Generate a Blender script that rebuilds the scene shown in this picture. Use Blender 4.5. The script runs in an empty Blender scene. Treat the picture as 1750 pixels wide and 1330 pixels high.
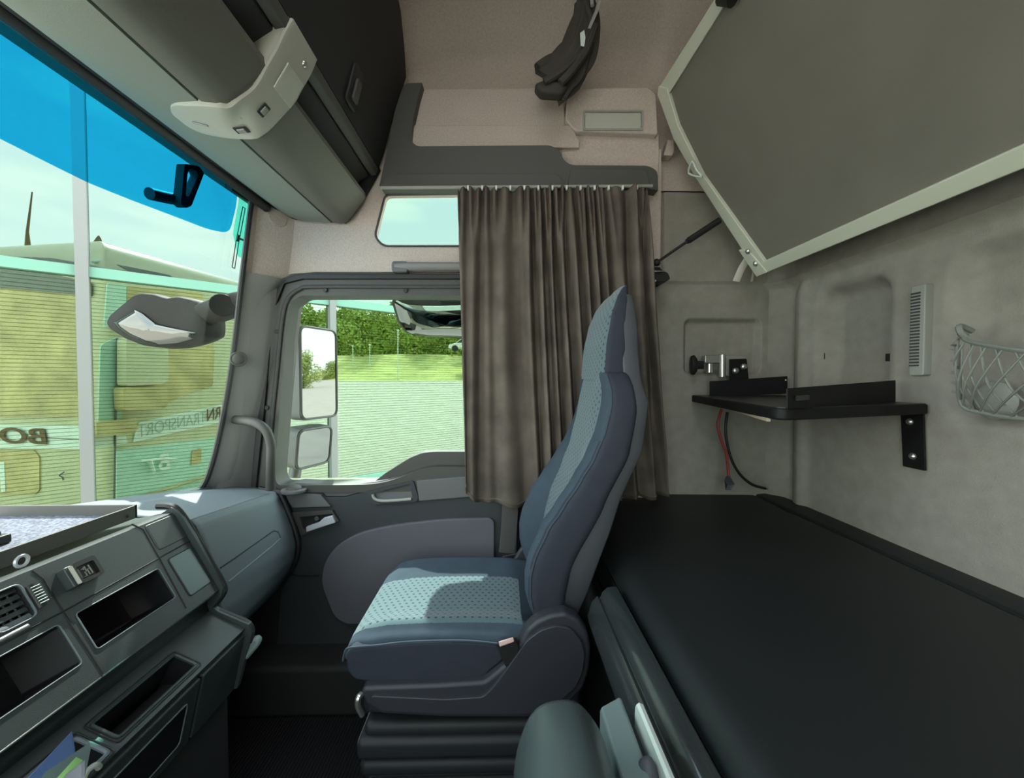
import bpy, bmesh, math, random
from mathutils import Vector, Matrix, noise
from mathutils.geometry import tessellate_polygon
random.seed(7)
SC = bpy.context.scene
COL = SC.collection
# ------------------------------------------------------------------ camera
F, CX, CY, CZ = 680.0, 875.0, 665.0, 1.25          # focal length in px of the 1750 frame, eye height above the cab floor
cam_d = bpy.data.cameras.new('camera'); cam = bpy.data.objects.new('camera', cam_d); COL.objects.link(cam)
cam_d.sensor_fit = 'HORIZONTAL'; cam_d.sensor_width = 36.0; cam_d.lens = 36.0 * F / 1750.0
cam_d.clip_start = 0.01; cam_d.clip_end = 500
cam.location = (0, 0, CZ)
cam.rotation_euler = (math.radians(90 - 1.43), 0, math.radians(-1.26))
SC.camera = cam
R3 = cam.rotation_euler.to_matrix()
# ------------------------------------------------------------------ view, world, sun
vs = SC.view_settings
SC.display_settings.display_device = 'sRGB'
vs.view_transform = 'Standard'; vs.look = 'None'; vs.gamma = 1.0; vs.exposure = 0.55; vs.use_curve_mapping = False
w = bpy.data.worlds.new('sky'); SC.world = w; w.use_nodes = True
nt = w.node_tree; nt.nodes.clear()
wo = nt.nodes.new('ShaderNodeOutputWorld'); bg = nt.nodes.new('ShaderNodeBackground')
tc = nt.nodes.new('ShaderNodeTexCoord'); sp = nt.nodes.new('ShaderNodeSeparateXYZ')
rp = nt.nodes.new('ShaderNodeValToRGB'); ns = nt.nodes.new('ShaderNodeTexNoise'); r2 = nt.nodes.new('ShaderNodeValToRGB')
mx = nt.nodes.new('ShaderNodeMix'); mx.data_type = 'RGBA'
mp = nt.nodes.new('ShaderNodeMapping'); mp.inputs['Scale'].default_value = (1.2, 1.2, 4.5)
L = nt.links.new
L(tc.outputs['Generated'], sp.inputs[0]); L(sp.outputs['Z'], rp.inputs[0])
rp.color_ramp.elements[0].position = 0.0; rp.color_ramp.elements[0].color = (1.0, .98, .94, 1)
rp.color_ramp.elements[1].position = 0.75; rp.color_ramp.elements[1].color = (.66, .76, .92, 1)
L(tc.outputs['Generated'], mp.inputs[0]); L(mp.outputs[0], ns.inputs['Vector'])
ns.inputs['Scale'].default_value = 3.0; ns.inputs['Detail'].default_value = 6.0
L(ns.outputs[0], r2.inputs[0]); r2.color_ramp.elements[0].position = .48; r2.color_ramp.elements[1].position = .62
L(r2.outputs[0], mx.inputs[0]); L(rp.outputs[0], mx.inputs[6]); mx.inputs[7].default_value = (1, .99, .97, 1)
L(mx.outputs[2], bg.inputs[0]); bg.inputs[1].default_value = 4.6
L(bg.outputs[0], wo.inputs[0])
SUN_DIR = Vector((-.31, .84, 1.0)).normalized()
sd = bpy.data.lights.new('sun', 'SUN'); sd.energy = 9.0; sd.angle = math.radians(.6); sd.color = (1, .95, .88)
so = bpy.data.objects.new('sun', sd); COL.objects.link(so); so.location = (-6, 12, 14)
so.rotation_euler = (-SUN_DIR).to_track_quat('-Z', 'Y').to_euler()
def portal(name, loc, direction, sx, sy):            # sampling aid only: daylight of the sky through a window opening
    d = bpy.data.lights.new(name, 'AREA'); d.shape = 'RECTANGLE'; d.size = sx; d.size_y = sy
    d.cycles.is_portal = True
    o = bpy.data.objects.new(name, d); COL.objects.link(o); o.location = loc
    o.rotation_euler = Vector(direction).to_track_quat('-Z', 'Y').to_euler()
portal('daylight_driver_window', (-.25, -.68, CZ + .02), (0, 1, 0), 1.3, .9)
portal('daylight_windscreen', (-1.12, .45, CZ + .08), (1, 0, 0), 2.0, 1.15)
portal('daylight_door_window', (-.55, 1.74, CZ - .02), (0, -1, 0), .9, .9)
portal('daylight_added_hatch', (.0, .15, CZ + 1.56), (0, 0, -1), .85, .7)
SC.cycles.max_bounces = 10; SC.cycles.diffuse_bounces = 6; SC.cycles.transparent_max_bounces = 16
SC.cycles.sample_clamp_indirect = 8.0; SC.cycles.caustics_reflective = False; SC.cycles.caustics_refractive = False

# ------------------------------------------------------------------ pixel rays -> points on real planes
def ray(px, py):
    return R3 @ Vector(((px - CX) / F, (CY - py) / F, -1.0))
EYE = Vector((0, 0, CZ))
def P(px, py, Y):
    d = ray(px, py); return EYE + d * (Y / d.y)
def PX(px, py, X):
    d = ray(px, py); return EYE + d * (X / d.x)
def PZ(px, py, z):
    d = ray(px, py); return EYE + d * ((z - CZ) / d.z)
def PP(px, py, p0, n):
    d = ray(px, py); return EYE + d * ((Vector(p0) - EYE).dot(n) / d.dot(n))
def XZ(px, py, Y):
    p = P(px, py, Y); return (p.x, p.z)
def YZ(px, py, X):
    p = PX(px, py, X); return (p.y, p.z)

# ------------------------------------------------------------------ materials
def lin(c):
    if isinstance(c, str):
        c = [int(c[i:i + 2], 16) / 255 for i in (0, 2, 4)]
        c = [x / 12.92 if x <= .04045 else ((x + .055) / 1.055) ** 2.4 for x in c]
    return (c[0], c[1], c[2], 1)
def mat(name, col, rough=.6, metal=0.0, spec=.4, vary=0.0, vscale=20, bump=0.0, bscale=200, coat=0.0, detail=4):
    m = bpy.data.materials.new(name); m.use_nodes = True; t = m.node_tree; b = t.nodes['Principled BSDF']
    c = lin(col); b.inputs['Base Color'].default_value = c; b.inputs['Roughness'].default_value = rough
    b.inputs['Metallic'].default_value = metal; b.inputs['Specular IOR Level'].default_value = spec
    b.inputs['Coat Weight'].default_value = coat
    if vary or bump:
        g = t.nodes.new('ShaderNodeTexCoord')
    if vary:
        n = t.nodes.new('ShaderNodeTexNoise'); n.inputs['Scale'].default_value = vscale; n.inputs['Detail'].default_value = detail
        r = t.nodes.new('ShaderNodeValToRGB')
        r.color_ramp.elements[0].position = .3; r.color_ramp.elements[1].position = .7
        r.color_ramp.elements[0].color = (c[0] * (1 - vary), c[1] * (1 - vary), c[2] * (1 - vary), 1)
        r.color_ramp.elements[1].color = (min(1, c[0] * (1 + vary)), min(1, c[1] * (1 + vary)), min(1, c[2] * (1 + vary)), 1)
        t.links.new(g.outputs['Object'], n.inputs['Vector']); t.links.new(n.outputs[0], r.inputs[0]); t.links.new(r.outputs[0], b.inputs['Base Color'])
    if bump:
        n2 = t.nodes.new('ShaderNodeTexNoise'); n2.inputs['Scale'].default_value = bscale; n2.inputs['Detail'].default_value = 3
        bp = t.nodes.new('ShaderNodeBump'); bp.inputs['Strength'].default_value = bump; bp.inputs['Distance'].default_value = .004
        t.links.new(g.outputs['Object'], n2.inputs['Vector']); t.links.new(n2.outputs[0], bp.inputs['Height']); t.links.new(bp.outputs[0], b.inputs['Normal'])
    return m
def glass(name, tint, gloss=.06, lines=None, rough=0.0, line_dark=.45):
    m = bpy.data.materials.new(name); m.use_nodes = True; t = m.node_tree; t.nodes.clear()
    o = t.nodes.new('ShaderNodeOutputMaterial'); tr = t.nodes.new('ShaderNodeBsdfTransparent'); gl = t.nodes.new('ShaderNodeBsdfGlossy')
    mix = t.nodes.new('ShaderNodeMixShader'); fr = t.nodes.new('ShaderNodeFresnel'); fr.inputs[0].default_value = 1.25
    mul = t.nodes.new('ShaderNodeMath'); mul.operation = 'MULTIPLY'; mul.inputs[1].default_value = gloss * 10
    mul.use_clamp = True
    gl.inputs['Roughness'].default_value = rough
    tr.inputs[0].default_value = (*tint, 1)
    if lines:
        g = t.nodes.new('ShaderNodeTexCoord'); s = t.nodes.new('ShaderNodeSeparateXYZ'); a = t.nodes.new('ShaderNodeMath'); a.operation = 'MULTIPLY'
        a.inputs[1].default_value = lines; f = t.nodes.new('ShaderNodeMath'); f.operation = 'FRACT'
        r = t.nodes.new('ShaderNodeValToRGB'); r.color_ramp.elements[0].position = .08; r.color_ramp.elements[1].position = .22
        k = line_dark
        r.color_ramp.elements[0].color = (tint[0] * k, tint[1] * k, tint[2] * k * .8, 1); r.color_ramp.elements[1].color = (*tint, 1)
        L2 = t.links.new
        L2(g.outputs['Object'], s.inputs[0]); L2(s.outputs['Z'], a.inputs[0]); L2(a.outputs[0], f.inputs[0]); L2(f.outputs[0], r.inputs[0]); L2(r.outputs[0], tr.inputs[0])
    if not gloss:
        t.links.new(tr.outputs[0], o.inputs[0]); return m
    t.links.new(fr.outputs[0], mul.inputs[0]); t.links.new(mul.outputs[0], mix.inputs[0])
    t.links.new(tr.outputs[0], mix.inputs[1]); t.links.new(gl.outputs[0], mix.inputs[2]); t.links.new(mix.outputs[0], o.inputs[0])
    return m
def dotted(name, col, dot, su, sv, rad=.2):
    """woven seat fabric with staggered dark dots; uses the UV map laid along the upholstery in metres"""
    m = mat(name, col, .95, spec=.15, bump=.25, bscale=900); t = m.node_tree; b = t.nodes['Principled BSDF']
    b.inputs['Sheen Weight'].default_value = .25
    N = t.nodes.new; K = t.links.new
    uv = N('ShaderNodeUVMap'); s = N('ShaderNodeSeparateXYZ'); K(uv.outputs[0], s.inputs[0])
    def M(op, a, bb=None):
        n = N('ShaderNodeMath'); n.operation = op
        for i, v in enumerate((a, bb)):
            if v is None: continue
            if isinstance(v, (int, float)): n.inputs[i].default_value = v
            else: K(v, n.inputs[i])
        return n.outputs[0]
    u = M('MULTIPLY', s.outputs[0], su); v = M('MULTIPLY', s.outputs[1], sv)
    row = M('FLOOR', v); odd = M('MULTIPLY', M('MODULO', row, 2.0), .5)
    fu = M('SUBTRACT', M('FRACT', M('ADD', u, odd)), .5); fv = M('SUBTRACT', M('FRACT', v), .5)
    d = M('ADD', M('MULTIPLY', fu, fu), M('MULTIPLY', fv, fv))
    mask = M('LESS_THAN', d, rad * rad)
    mixn = N('ShaderNodeMix'); mixn.data_type = 'RGBA'; K(mask, mixn.inputs[0])
    mixn.inputs[6].default_value = lin(col); mixn.inputs[7].default_value = lin(dot); K(mixn.outputs[2], b.inputs['Base Color'])
    return m
def ribbed(name, col, freq, axis, rough=.9, strength=.8, dark=.4):
    m = mat(name, col, rough, spec=.2); t = m.node_tree; b = t.nodes['Principled BSDF']
    g = t.nodes.new('ShaderNodeTexCoord'); wv = t.nodes.new('ShaderNodeTexWave'); wv.bands_direction = axis; wv.inputs['Scale'].default_value = freq
    bp = t.nodes.new('ShaderNodeBump'); bp.inputs['Strength'].default_value = strength; bp.inputs['Distance'].default_value = .004
    r = t.nodes.new('ShaderNodeValToRGB'); c = lin(col)
    r.color_ramp.elements[0].color = (c[0] * dark, c[1] * dark, c[2] * dark, 1); r.color_ramp.elements[1].color = c
    K = t.links.new
    K(g.outputs['Object'], wv.inputs['Vector']); K(wv.outputs['Fac'], bp.inputs['Height']); K(bp.outputs[0], b.inputs['Normal']); K(wv.outputs['Fac'], r.inputs[0]); K(r.outputs[0], b.inputs['Base Color'])
    return m
M = {}
M['headliner'] = mat('headliner_fabric', (.50, .42, .372), .95, spec=.1, vary=.10, vscale=160, bump=.35, bscale=260)
M['wallfabric'] = mat('rear_wall_fabric', (.295, .274, .238), .95, spec=.1, vary=.08, vscale=25, bump=.35, bscale=300)
M['dark_trim'] = mat('dark_trim_plastic', (.075, .072, .066), .55, bump=.12, bscale=700)
M['black_trim'] = mat('black_textured_panel', (.022, .021, .021), .7, bump=.2, bscale=600)
M['locker'] = mat('locker_plastic', (.125, .120, .10), .55, bump=.12, bscale=700)
M['header'] = mat('header_plastic', (.20, .215, .18), .6, bump=.12, bscale=700)
M['void'] = mat('shelf_inside', (.012, .012, .013), .8)
M['rubber'] = mat('black_rubber', (.014, .014, .014), .5)
M['seal'] = mat('door_seal', (.05, .05, .05), .55)
M['lampcase'] = mat('lamp_casing', (.44, .43, .37), .45, bump=.05, bscale=500)
M['lamplens'] = ribbed('lamp_lens', (.62, .62, .54), 90, 'Y', .35, .4, .8)
M['dash'] = mat('dash_plastic', (.032, .040, .040), .42, spec=.5, bump=.15, bscale=900)
M['dashlight'] = mat('dash_plastic_pale', (.115, .135, .150), .55, spec=.45, bump=.18, bscale=800)
M['door'] = mat('door_plastic', (.034, .037, .041), .6, bump=.15, bscale=800)
M['doorbox'] = mat('door_box_plastic', (.11, .108, .11), .55, bump=.1, bscale=800)
M['insert'] = mat('door_insert_cloth', (.115, .112, .128), .95, spec=.1, bump=.2, bscale=700)
M['pillar'] = mat('pillar_plastic', (.19, .184, .178), .55, bump=.1, bscale=800)
M['doorframe'] = mat('door_frame_plastic', (.055, .052, .047), .5)
M['silver'] = mat('silver_paint', (.62, .63, .68), .3, metal=.3)
M['steel'] = mat('bright_steel', (.6, .59, .56), .3, metal=.9)
M['alu'] = mat('painted_frame_strip', (.52, .53, .43), .5)
M['bunk'] = mat('bunk_underside', (.165, .152, .124), .75, vary=.06, vscale=6, bump=.1, bscale=900)
M['vinyl'] = mat('black_vinyl', (.011, .013, .0135), .5, spec=.4, bump=.12, bscale=1100)
M['rail'] = mat('bunk_rail', (.024, .029, .029), .26, spec=.7, coat=.4)
M['floor'] = ribbed('ribbed_floor_mat', (.022, .021, .023), 28, 'X', .9, .9, .45)
M['seat'] = mat('seat_velour', (.046, .063, .082), .95, spec=.12, vary=.06, vscale=30, bump=.2, bscale=900)
M['seatside'] = mat('seat_side_velour', (.034, .037, .050), .95, spec=.12, vary=.06, vscale=30, bump=.2, bscale=900)
M['seatdot'] = dotted('seat_dotted_velour', (.075, .118, .132), (.010, .016, .03), 52, 60)
M['shell'] = mat('seat_shell_plastic', (.06, .062, .072), .55, bump=.15, bscale=800)
M['cover'] = mat('seat_cover_plastic', (.030, .030, .037), .5, bump=.15, bscale=800)
M['bellows'] = mat('seat_bellows', (.016, .016, .019), .6)
M['curtain'] = mat('curtain_cloth', (.110, .090, .074), .95, spec=.08, vary=.28, vscale=9, bump=.3, bscale=700)
M['darkcloth'] = mat('dark_curtain_cloth', (.060, .055, .046), .9, spec=.1, vary=.15, vscale=12, bump=.2, bscale=500)
M['shelfblack'] = mat('shelf_black', (.007, .007, .007), .6, spec=.25, vary=.3, vscale=14)
M['shelftop'] = mat('shelf_top_laminate', (.02, .022, .021), .3)
M['wood'] = mat('raw_chipboard', (.38, .30, .22), .8)
M['net'] = mat('net_cord', (.22, .23, .20), .7)
M['white'] = mat('white_plastic', (.62, .68, .62), .5)
M['strapw'] = mat('pale_webbing', (.55, .52, .45), .9)
M['red'] = mat('red_cable', (.30, .04, .04), .5)
M['vent'] = mat('vent_plastic', (.30, .30, .27), .6)
M['console'] = mat('console_pad', (.05, .066, .066), .27, spec=.5, bump=.1, bscale=900)
M['boxgrey'] = mat('box_plastic', (.16, .21, .205), .5)
M['traymat'] = mat('tray_liner', (.11, .115, .15), .8, vary=.6, vscale=220, bump=.6, bscale=300, detail=1)
M['blue'] = mat('blue_folder', (.14, .22, .48), .4)
M['sleeve'] = mat('clear_sleeve', (.30, .40, .40), .25)
M['paper'] = mat('white_paper', (.72, .72, .86), .7)
M['green'] = mat('green_paper', (.28, .55, .16), .7)
M['buckle'] = mat('buckle_pink', (.72, .48, .45), .4)
M['belt'] = mat('seat_belt_webbing', (.05, .048, .046), .8)
M['mirror'] = mat('mirror_glass', (.20, .20, .19), .02, metal=1.0)
M['housing'] = mat('mirror_housing', (.075, .073, .066), .45)
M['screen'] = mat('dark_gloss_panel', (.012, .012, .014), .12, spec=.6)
M['teal'] = mat('teal_lid', (.06, .10, .10), .35)
M['g_wind'] = glass('windscreen_glass', (.86, .97, .93), .008)
M['g_door'] = glass('door_glass', (.87, .96, .925), 0)
M['g_blue'] = glass('blue_sun_film', (.13, .66, .90), 0)
M['g_aqua'] = glass('aqua_sun_film', (.42, .93, .84), 0)
M['g_fac'] = glass('facade_glass', (.425, .475, .425), 0, lines=36.0, line_dark=.70)
M['g_fac2'] = glass('facade_glass_clear', (.35, .398, .38), 0)
M['housingdark'] = mat('front_mirror_housing', (.018, .017, .015), .6, spec=.1)
M['mirrordark'] = mat('dim_mirror_glass', (.11, .108, .098), .03, metal=1.0)
M['facframe'] = mat('facade_frame', (.14, .142, .135), .4)
M['facteal'] = mat('facade_teal_rail', (.105, .23, .17), .45)
M['tr_body'] = mat('truck_paint', (.66, .645, .42), .3, vary=.05, vscale=3)
M['tr_aqua'] = mat('truck_paint_aqua', (.55, .80, .66), .35)
M['tr_glass'] = mat('truck_amber_glass', (.60, .50, .24), .25, vary=.25, vscale=2.5)
M['tr_dark'] = mat('truck_dark_band', (.20, .21, .19), .4)
M['tr_white'] = mat('truck_stripe', (.85, .95, .86), .5)
M['tr_letter'] = mat('truck_letter_brown', (.16, .10, .035), .5)
M['tr_thin'] = mat('truck_letter_grey', (.42, .50, .40), .5)
M['asphalt'] = mat('asphalt', (.52, .475, .425), .9, vary=.08, vscale=1.6, bump=.08, bscale=40)
M['grass'] = mat('grass', (.50, .50, .20), .95, vary=.25, vscale=.6, bump=.3, bscale=20)
M['leaf'] = mat('leaf', (.30, .38, .09), .8, vary=.35, vscale=1.2)
M['bark'] = mat('bark', (.18, .14, .10), .9)
M['car'] = mat('car_paint', (.7, .7, .7), .25)

# ------------------------------------------------------------------ object helpers
def empty(name, loc):
    o = bpy.data.objects.new(name, None); COL.objects.link(o); o.location = loc; o.empty_display_size = .05
    return o
def tag(o, label=None, cat=None, group=None, kind=None):
    if label: o['label'] = label
    if cat: o['category'] = cat
    if group: o['group'] = group
    if kind: o['kind'] = kind
    return o
def thing(name, label, cat, loc, group=None, kind=None):
    return tag(empty(name, loc), label, cat, group, kind)
def wpos(o):
    v = Vector((0, 0, 0))
    while o is not None: v = v + o.location; o = o.parent
    return v
def obj(name, bm, m, parent=None, smooth=40, bevel=0, seg=2, subsurf=0, solid=0, label=None):
    me = bpy.data.meshes.new(name)
    bmesh.ops.recalc_face_normals(bm, faces=bm.faces)
    for f in bm.faces: f.smooth = True
    ca = math.radians(smooth)
    for e in bm.edges:
        if len(e.link_faces) == 2 and e.calc_face_angle(0) > ca: e.smooth = False
    lo = [min(v.co[i] for v in bm.verts) for i in range(3)]; hi = [max(v.co[i] for v in bm.verts) for i in range(3)]
    c = Vector([(a + b) / 2 for a, b in zip(lo, hi)])
    bmesh.ops.translate(bm, verts=bm.verts, vec=-c)
    bm.to_mesh(me); bm.free()
    o = bpy.data.objects.new(name, me); COL.objects.link(o)
    for mm in (m if isinstance(m, (list, tuple)) else [m]): me.materials.append(mm)
    if parent is not None: o.parent = parent; o.location = c - wpos(parent)
    else: o.location = c
    if solid:
        s = o.modifiers.new('thick', 'SOLIDIFY'); s.thickness = solid; s.offset = 0
    if bevel:
        b = o.modifiers.new('edge', 'BEVEL'); b.width = bevel; b.segments = seg; b.limit_method = 'ANGLE'; b.angle_limit = math.radians(38)
        b.harden_normals = False
        for p in me.polygons: p.use_smooth = True
        for e in me.edges: e.use_edge_sharp = False
        wn = o.modifiers.new('normals', 'WEIGHTED_NORMAL'); wn.keep_sharp = True
    if subsurf:
        s = o.modifiers.new('sub', 'SUBSURF'); s.levels = subsurf; s.render_levels = subsurf
    if label: o['label'] = label
    return o
def area2(p):
    return sum(p[i][0] * p[(i + 1) % len(p)][1] - p[(i + 1) % len(p)][0] * p[i][1] for i in range(len(p)))
def round_poly(pts, r=.01, n=4):
    out = []; N = len(pts)
    rs = r if isinstance(r, (list, tuple)) else [r] * N
    for i in range(N):
        a, b, c = Vector(pts[i - 1]), Vector(pts[i]), Vector(pts[(i + 1) % N])
        u, v = (a - b), (c - b); k = min(rs[i], u.length * .45, v.length * .45)
        if k < 1e-5: out.append(tuple(b)); continue
        p, q = b + u.normalized() * k, b + v.normalized() * k
        for j in range(n + 1):
            t = j / n; out.append(tuple((1 - t) ** 2 * p + 2 * t * (1 - t) * b + t * t * q))
    return out
def rrect(a0, a1, b0, b1, r=.01, n=4):
    return round_poly([(a0, b0), (a1, b0), (a1, b1), (a0, b1)], r, n)
def plate_bm(outer, holes, fmap, t, bm=None):
    bm = bm or bmesh.new()
    loops = [list(outer)] + [list(h) for h in holes]
    tris = [list(range(len(outer)))] if not holes else tessellate_polygon([[Vector((p[0], p[1], 0)) for p in l] for l in loops])
    flat = [p for l in loops for p in l]
    fr = [bm.verts.new(fmap(p[0], p[1], 0)) for p in flat]; bk = [bm.verts.new(fmap(p[0], p[1], t)) for p in flat]
    for tri in tris:
        try: bm.faces.new([fr[i] for i in tri]); bm.faces.new([bk[i] for i in reversed(tri)])
        except ValueError: pass
    o = 0
    for l in loops:
        n = len(l)
        for i in range(n):
            j = (i + 1) % n
            bm.faces.new([fr[o + i], fr[o + j], bk[o + j], bk[o + i]])
        o += n
    return bm
def ymap(Y): return lambda a, b, t: (a, Y + t, b)
def xmap(X): return lambda a, b, t: (X + t, a, b)
def zmap(Z): return lambda a, b, t: (a, b, Z + t)
def yplate(name, pxs, Y, t, m, parent=None, r=.008, holes=(), hr=.008, bevel=.003, seg=2, **k):
    """plate facing the camera whose outline is measured on the plane at distance Y"""
    o = round_poly([XZ(*p, Y) for p in pxs], r); hs = [round_poly([XZ(*p, Y) for p in h], hr) for h in holes]
    return obj(name, plate_bm(o, hs, ymap(Y), t), m, parent, bevel=bevel, seg=seg, **k)
def box_bm(x0, x1, y0, y1, z0, z1, bm=None, rot=None, piv=None):
    bm = bm or bmesh.new()
    v = [bm.verts.new((x, y, z)) for x in (x0, x1) for y in (y0, y1) for z in (z0, z1)]
    for f in ((0, 1, 3, 2), (4, 6, 7, 5), (0, 4, 5, 1), (2, 3, 7, 6), (0, 2, 6, 4), (1, 5, 7, 3)):
        bm.faces.new([v[i] for i in f])
    if rot is not None:
        bmesh.ops.rotate(bm, verts=v, cent=piv or ((x0 + x1) / 2, (y0 + y1) / 2, (z0 + z1) / 2), matrix=rot)
    return bm
def catmull(pts, n=6, closed=False):
    pts = [Vector(p) for p in pts]; N = len(pts); out = []
    for i in range(N if closed else N - 1):
        if closed: p0, p1, p2, p3 = pts[i - 1], pts[i], pts[(i + 1) % N], pts[(i + 2) % N]
        else: p0, p1, p2, p3 = pts[max(i - 1, 0)], pts[i], pts[i + 1], pts[min(i + 2, N - 1)]
        for j in range(n):
            t = j / n
            out.append(.5 * ((2 * p1) + (p2 - p0) * t + (2 * p0 - 5 * p1 + 4 * p2 - p3) * t * t + (3 * p1 - p0 - 3 * p2 + p3) * t ** 3))
    if not closed: out.append(pts[-1])
    return out
def tube_bm(pts, r, sides=10, bm=None, caps=True, flat=1.0, up=None):
    bm = bm or bmesh.new(); pts = [Vector(p) for p in pts]; n = len(pts); rings = []
    rr = r if isinstance(r, (list, tuple)) else [r] * n
    t0 = (pts[1] - pts[0]).normalized()
    nrm = Vector(up) if up is not None else (t0.orthogonal())
    nrm = (nrm - t0 * nrm.dot(t0)).normalized()
    for i in range(n):
        t = (pts[min(i + 1, n - 1)] - pts[max(i - 1, 0)]).normalized()
        nrm = (nrm - t * nrm.dot(t)).normalized(); b = t.cross(nrm)
        rings.append([bm.verts.new(pts[i] + (nrm * math.cos(2 * math.pi * k / sides) * flat + b * math.sin(2 * math.pi * k / sides)) * rr[i]) for k in range(sides)])
    for i in range(n - 1):
        for k in range(sides):
            bm.faces.new([rings[i][k], rings[i][(k + 1) % sides], rings[i + 1][(k + 1) % sides], rings[i + 1][k]])
    if caps:
        bm.faces.new(rings[0][::-1]); bm.faces.new(rings[-1])
    return bm
def loft_bm(rings, closed=True, caps=True, bm=None):
    bm = bm or bmesh.new(); vr = [[bm.verts.new(p) for p in r] for r in rings]; n = len(vr[0])
    for i in range(len(vr) - 1):
        for k in range(n if closed else n - 1):
            bm.faces.new([vr[i][k], vr[i][(k + 1) % n], vr[i + 1][(k + 1) % n], vr[i + 1][k]])
    if caps and closed:
        bm.faces.new(vr[0][::-1]); bm.faces.new(vr[-1])
    return bm
def profile_bm(prof, y0, y1, bm=None):
    """XZ outline extruded along Y"""
    return plate_bm(prof, [], lambda a, b, t: (a, y0 + t, b), y1 - y0, bm)
def sheet_bm(nu, nv, fn):
    bm = bmesh.new(); g = [[bm.verts.new(fn(i / nu, j / nv)) for j in range(nv + 1)] for i in range(nu + 1)]
    for i in range(nu):
        for j in range(nv): bm.faces.new([g[i][j], g[i + 1][j], g[i + 1][j + 1], g[i][j + 1]])
    return bm
def cyl_bm(p, q, r, sides=16, bm=None): return tube_bm([p, q], r, sides, bm)
def dome_bm(c, axis, r, h, sides=16, bm=None):
    a = Vector(axis).normalized(); pts = []; rr = []
    for i in range(6):
        t = i / 5 * math.pi / 2; pts.append(Vector(c) + a * h * math.sin(t)); rr.append(max(r * math.cos(t), r * .03))
    return tube_bm(pts, rr, sides, bm)
def ss(a, b, x):
    t = max(0.0, min(1.0, (x - a) / (b - a))) if a != b else float(x > a); return t * t * (3 - 2 * t)
def rr_mask(a, b, a0, a1, b0, b1, r, soft):
    """1 inside a rounded rectangle, 0 outside, soft edge"""
    ca, cb, ha, hb = (a0 + a1) / 2, (b0 + b1) / 2, (a1 - a0) / 2, (b1 - b0) / 2
    dx, dy = abs(a - ca) - ha + r, abs(b - cb) - hb + r
    d = math.hypot(max(dx, 0), max(dy, 0)) + min(max(dx, dy), 0) - r
    return 1 - ss(-soft, 0, d)
def interp(tab, x):
    if x <= tab[0][0]: return tab[0][1]
    for (a, b), (c, d) in zip(tab, tab[1:]):
        if x <= c: return b + (d - b) * ss(a, c, x) * .35 + (d - b) * (x - a) / (c - a) * .65
    return tab[-1][1]
def struct(o, label=None): 
    o['kind'] = 'structure'
    if label: o['label'] = label
    return o
exec_parts = []
# ================================================================== CAB SHELL
XR = 1.17                                   # rear wall of the cab
ZC = CZ + 1.5                               # ceiling
struct(obj('floor', box_bm(-1.25, 1.25, -.66, 1.78, -.05, 0), M['floor'], smooth=30), 'black ribbed rubber cab floor')
# ceiling with an unseen roof hatch, added open to let sky light in
o = obj('ceiling', plate_bm([(-1.1, -.66), (1.3, -.66), (1.3, 1.8), (-1.1, 1.8)], [rrect(-.42, .42, -.2, .5, .06)], zmap(ZC), .06), M['headliner'])
struct(o, 'pale fabric headliner')
# driver's side wall behind the camera, with its window
o = obj('wall_front', plate_bm([(-1.25, -.05), (1.3, -.05), (1.3, ZC + .06), (-1.25, ZC + .06)], [rrect(-.9, .4, CZ - .42, CZ + .46, .08)], ymap(-.72), .06), M['headliner'])
struct(o, 'cab side wall behind the camera')
o = obj('window_3', plate_bm(rrect(-.92, .42, CZ - .44, CZ + .48, .08), [], ymap(-.70), .006), M['g_door']); struct(o, 'side window behind the camera')
# bulkhead below and above the windscreen
bm = profile_bm([(-1.16, -.05), (-1.10, -.05), (-1.10, CZ - .45), (-1.16, CZ - .45)], -.66, 1.6)
profile_bm([(-1.02, CZ + .70), (-.935, CZ + .685), (-.925, CZ + .71), (-.93, ZC), (-1.02, ZC)], -.66, 1.8, bm)
struct(obj('wall_left', bm, M['dark_trim'], smooth=30), 'front bulkhead around the windscreen')

# ---- rear wall, moulded fabric (relief on the plane x = XR)
def rear_h(y, z):
    """how far the moulded wall stands in front of the plane (towards the cab)"""
    zr = z - CZ; h = 0.0
    h -= .060 * rr_mask(y, zr, 1.185, 1.475, -.30, .338, .07, .04) * ss(-.16, .06, zr)
    h -= .010 * rr_mask(y, zr, 1.215, 1.44, -.26, .300, .04, .012) * ss(-.16, .06, zr)
    h -= .030 * rr_mask(y, zr, .45, 1.03, -.12, .345, .06, .035)
    h -= .012 * rr_mask(y, zr, .42, .995, -.12, .315, .05, .015)
    h += .030 * ss(.375, .40, zr) - .012 * ss(.405, .42, zr) + .022 * ss(.455, .485, zr) + .02 * ss(.6, .75, zr)
    h += .012 * (1 - ss(.0, .02, abs(y - 1.555))) * ss(.37, .33, zr)
    h += .022 * math.exp(-((y - 1.525) / .022) ** 2) * ss(.40, .34, zr) - .012 * math.exp(-((y - 1.585) / .02) ** 2) * ss(.40, .34, zr)
    h += .045 * ss(1.60, 1.70, y)                      # soft rounded corner with the side wall
    h += .0025 * math.sin(y * 9 + zr * 4)
    return h
nu, nv = 130, 110
bm = bmesh.new(); y0, y1, z0, z1 = 1.695, -.66, -.05, ZC + .05
g = []
for i in range(nu + 1):
    y = y0 + (y1 - y0) * (i / nu) ** 1.35; col = []
    for j in range(nv + 1):
        z = z0 + (z1 - z0) * j / nv if j > nv * .9 else CZ - .62 + 1.15 * j / (nv * .9) if j else z0
        col.append(bm.verts.new((XR - rear_h(y, z), y, z)))
    g.append(col)
for i in range(nu):
    for j in range(nv): bm.faces.new([g[i][j], g[i + 1][j], g[i + 1][j + 1], g[i][j + 1]])
o = obj('wall_right', bm, M['wallfabric'], smooth=60, solid=0)
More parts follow.
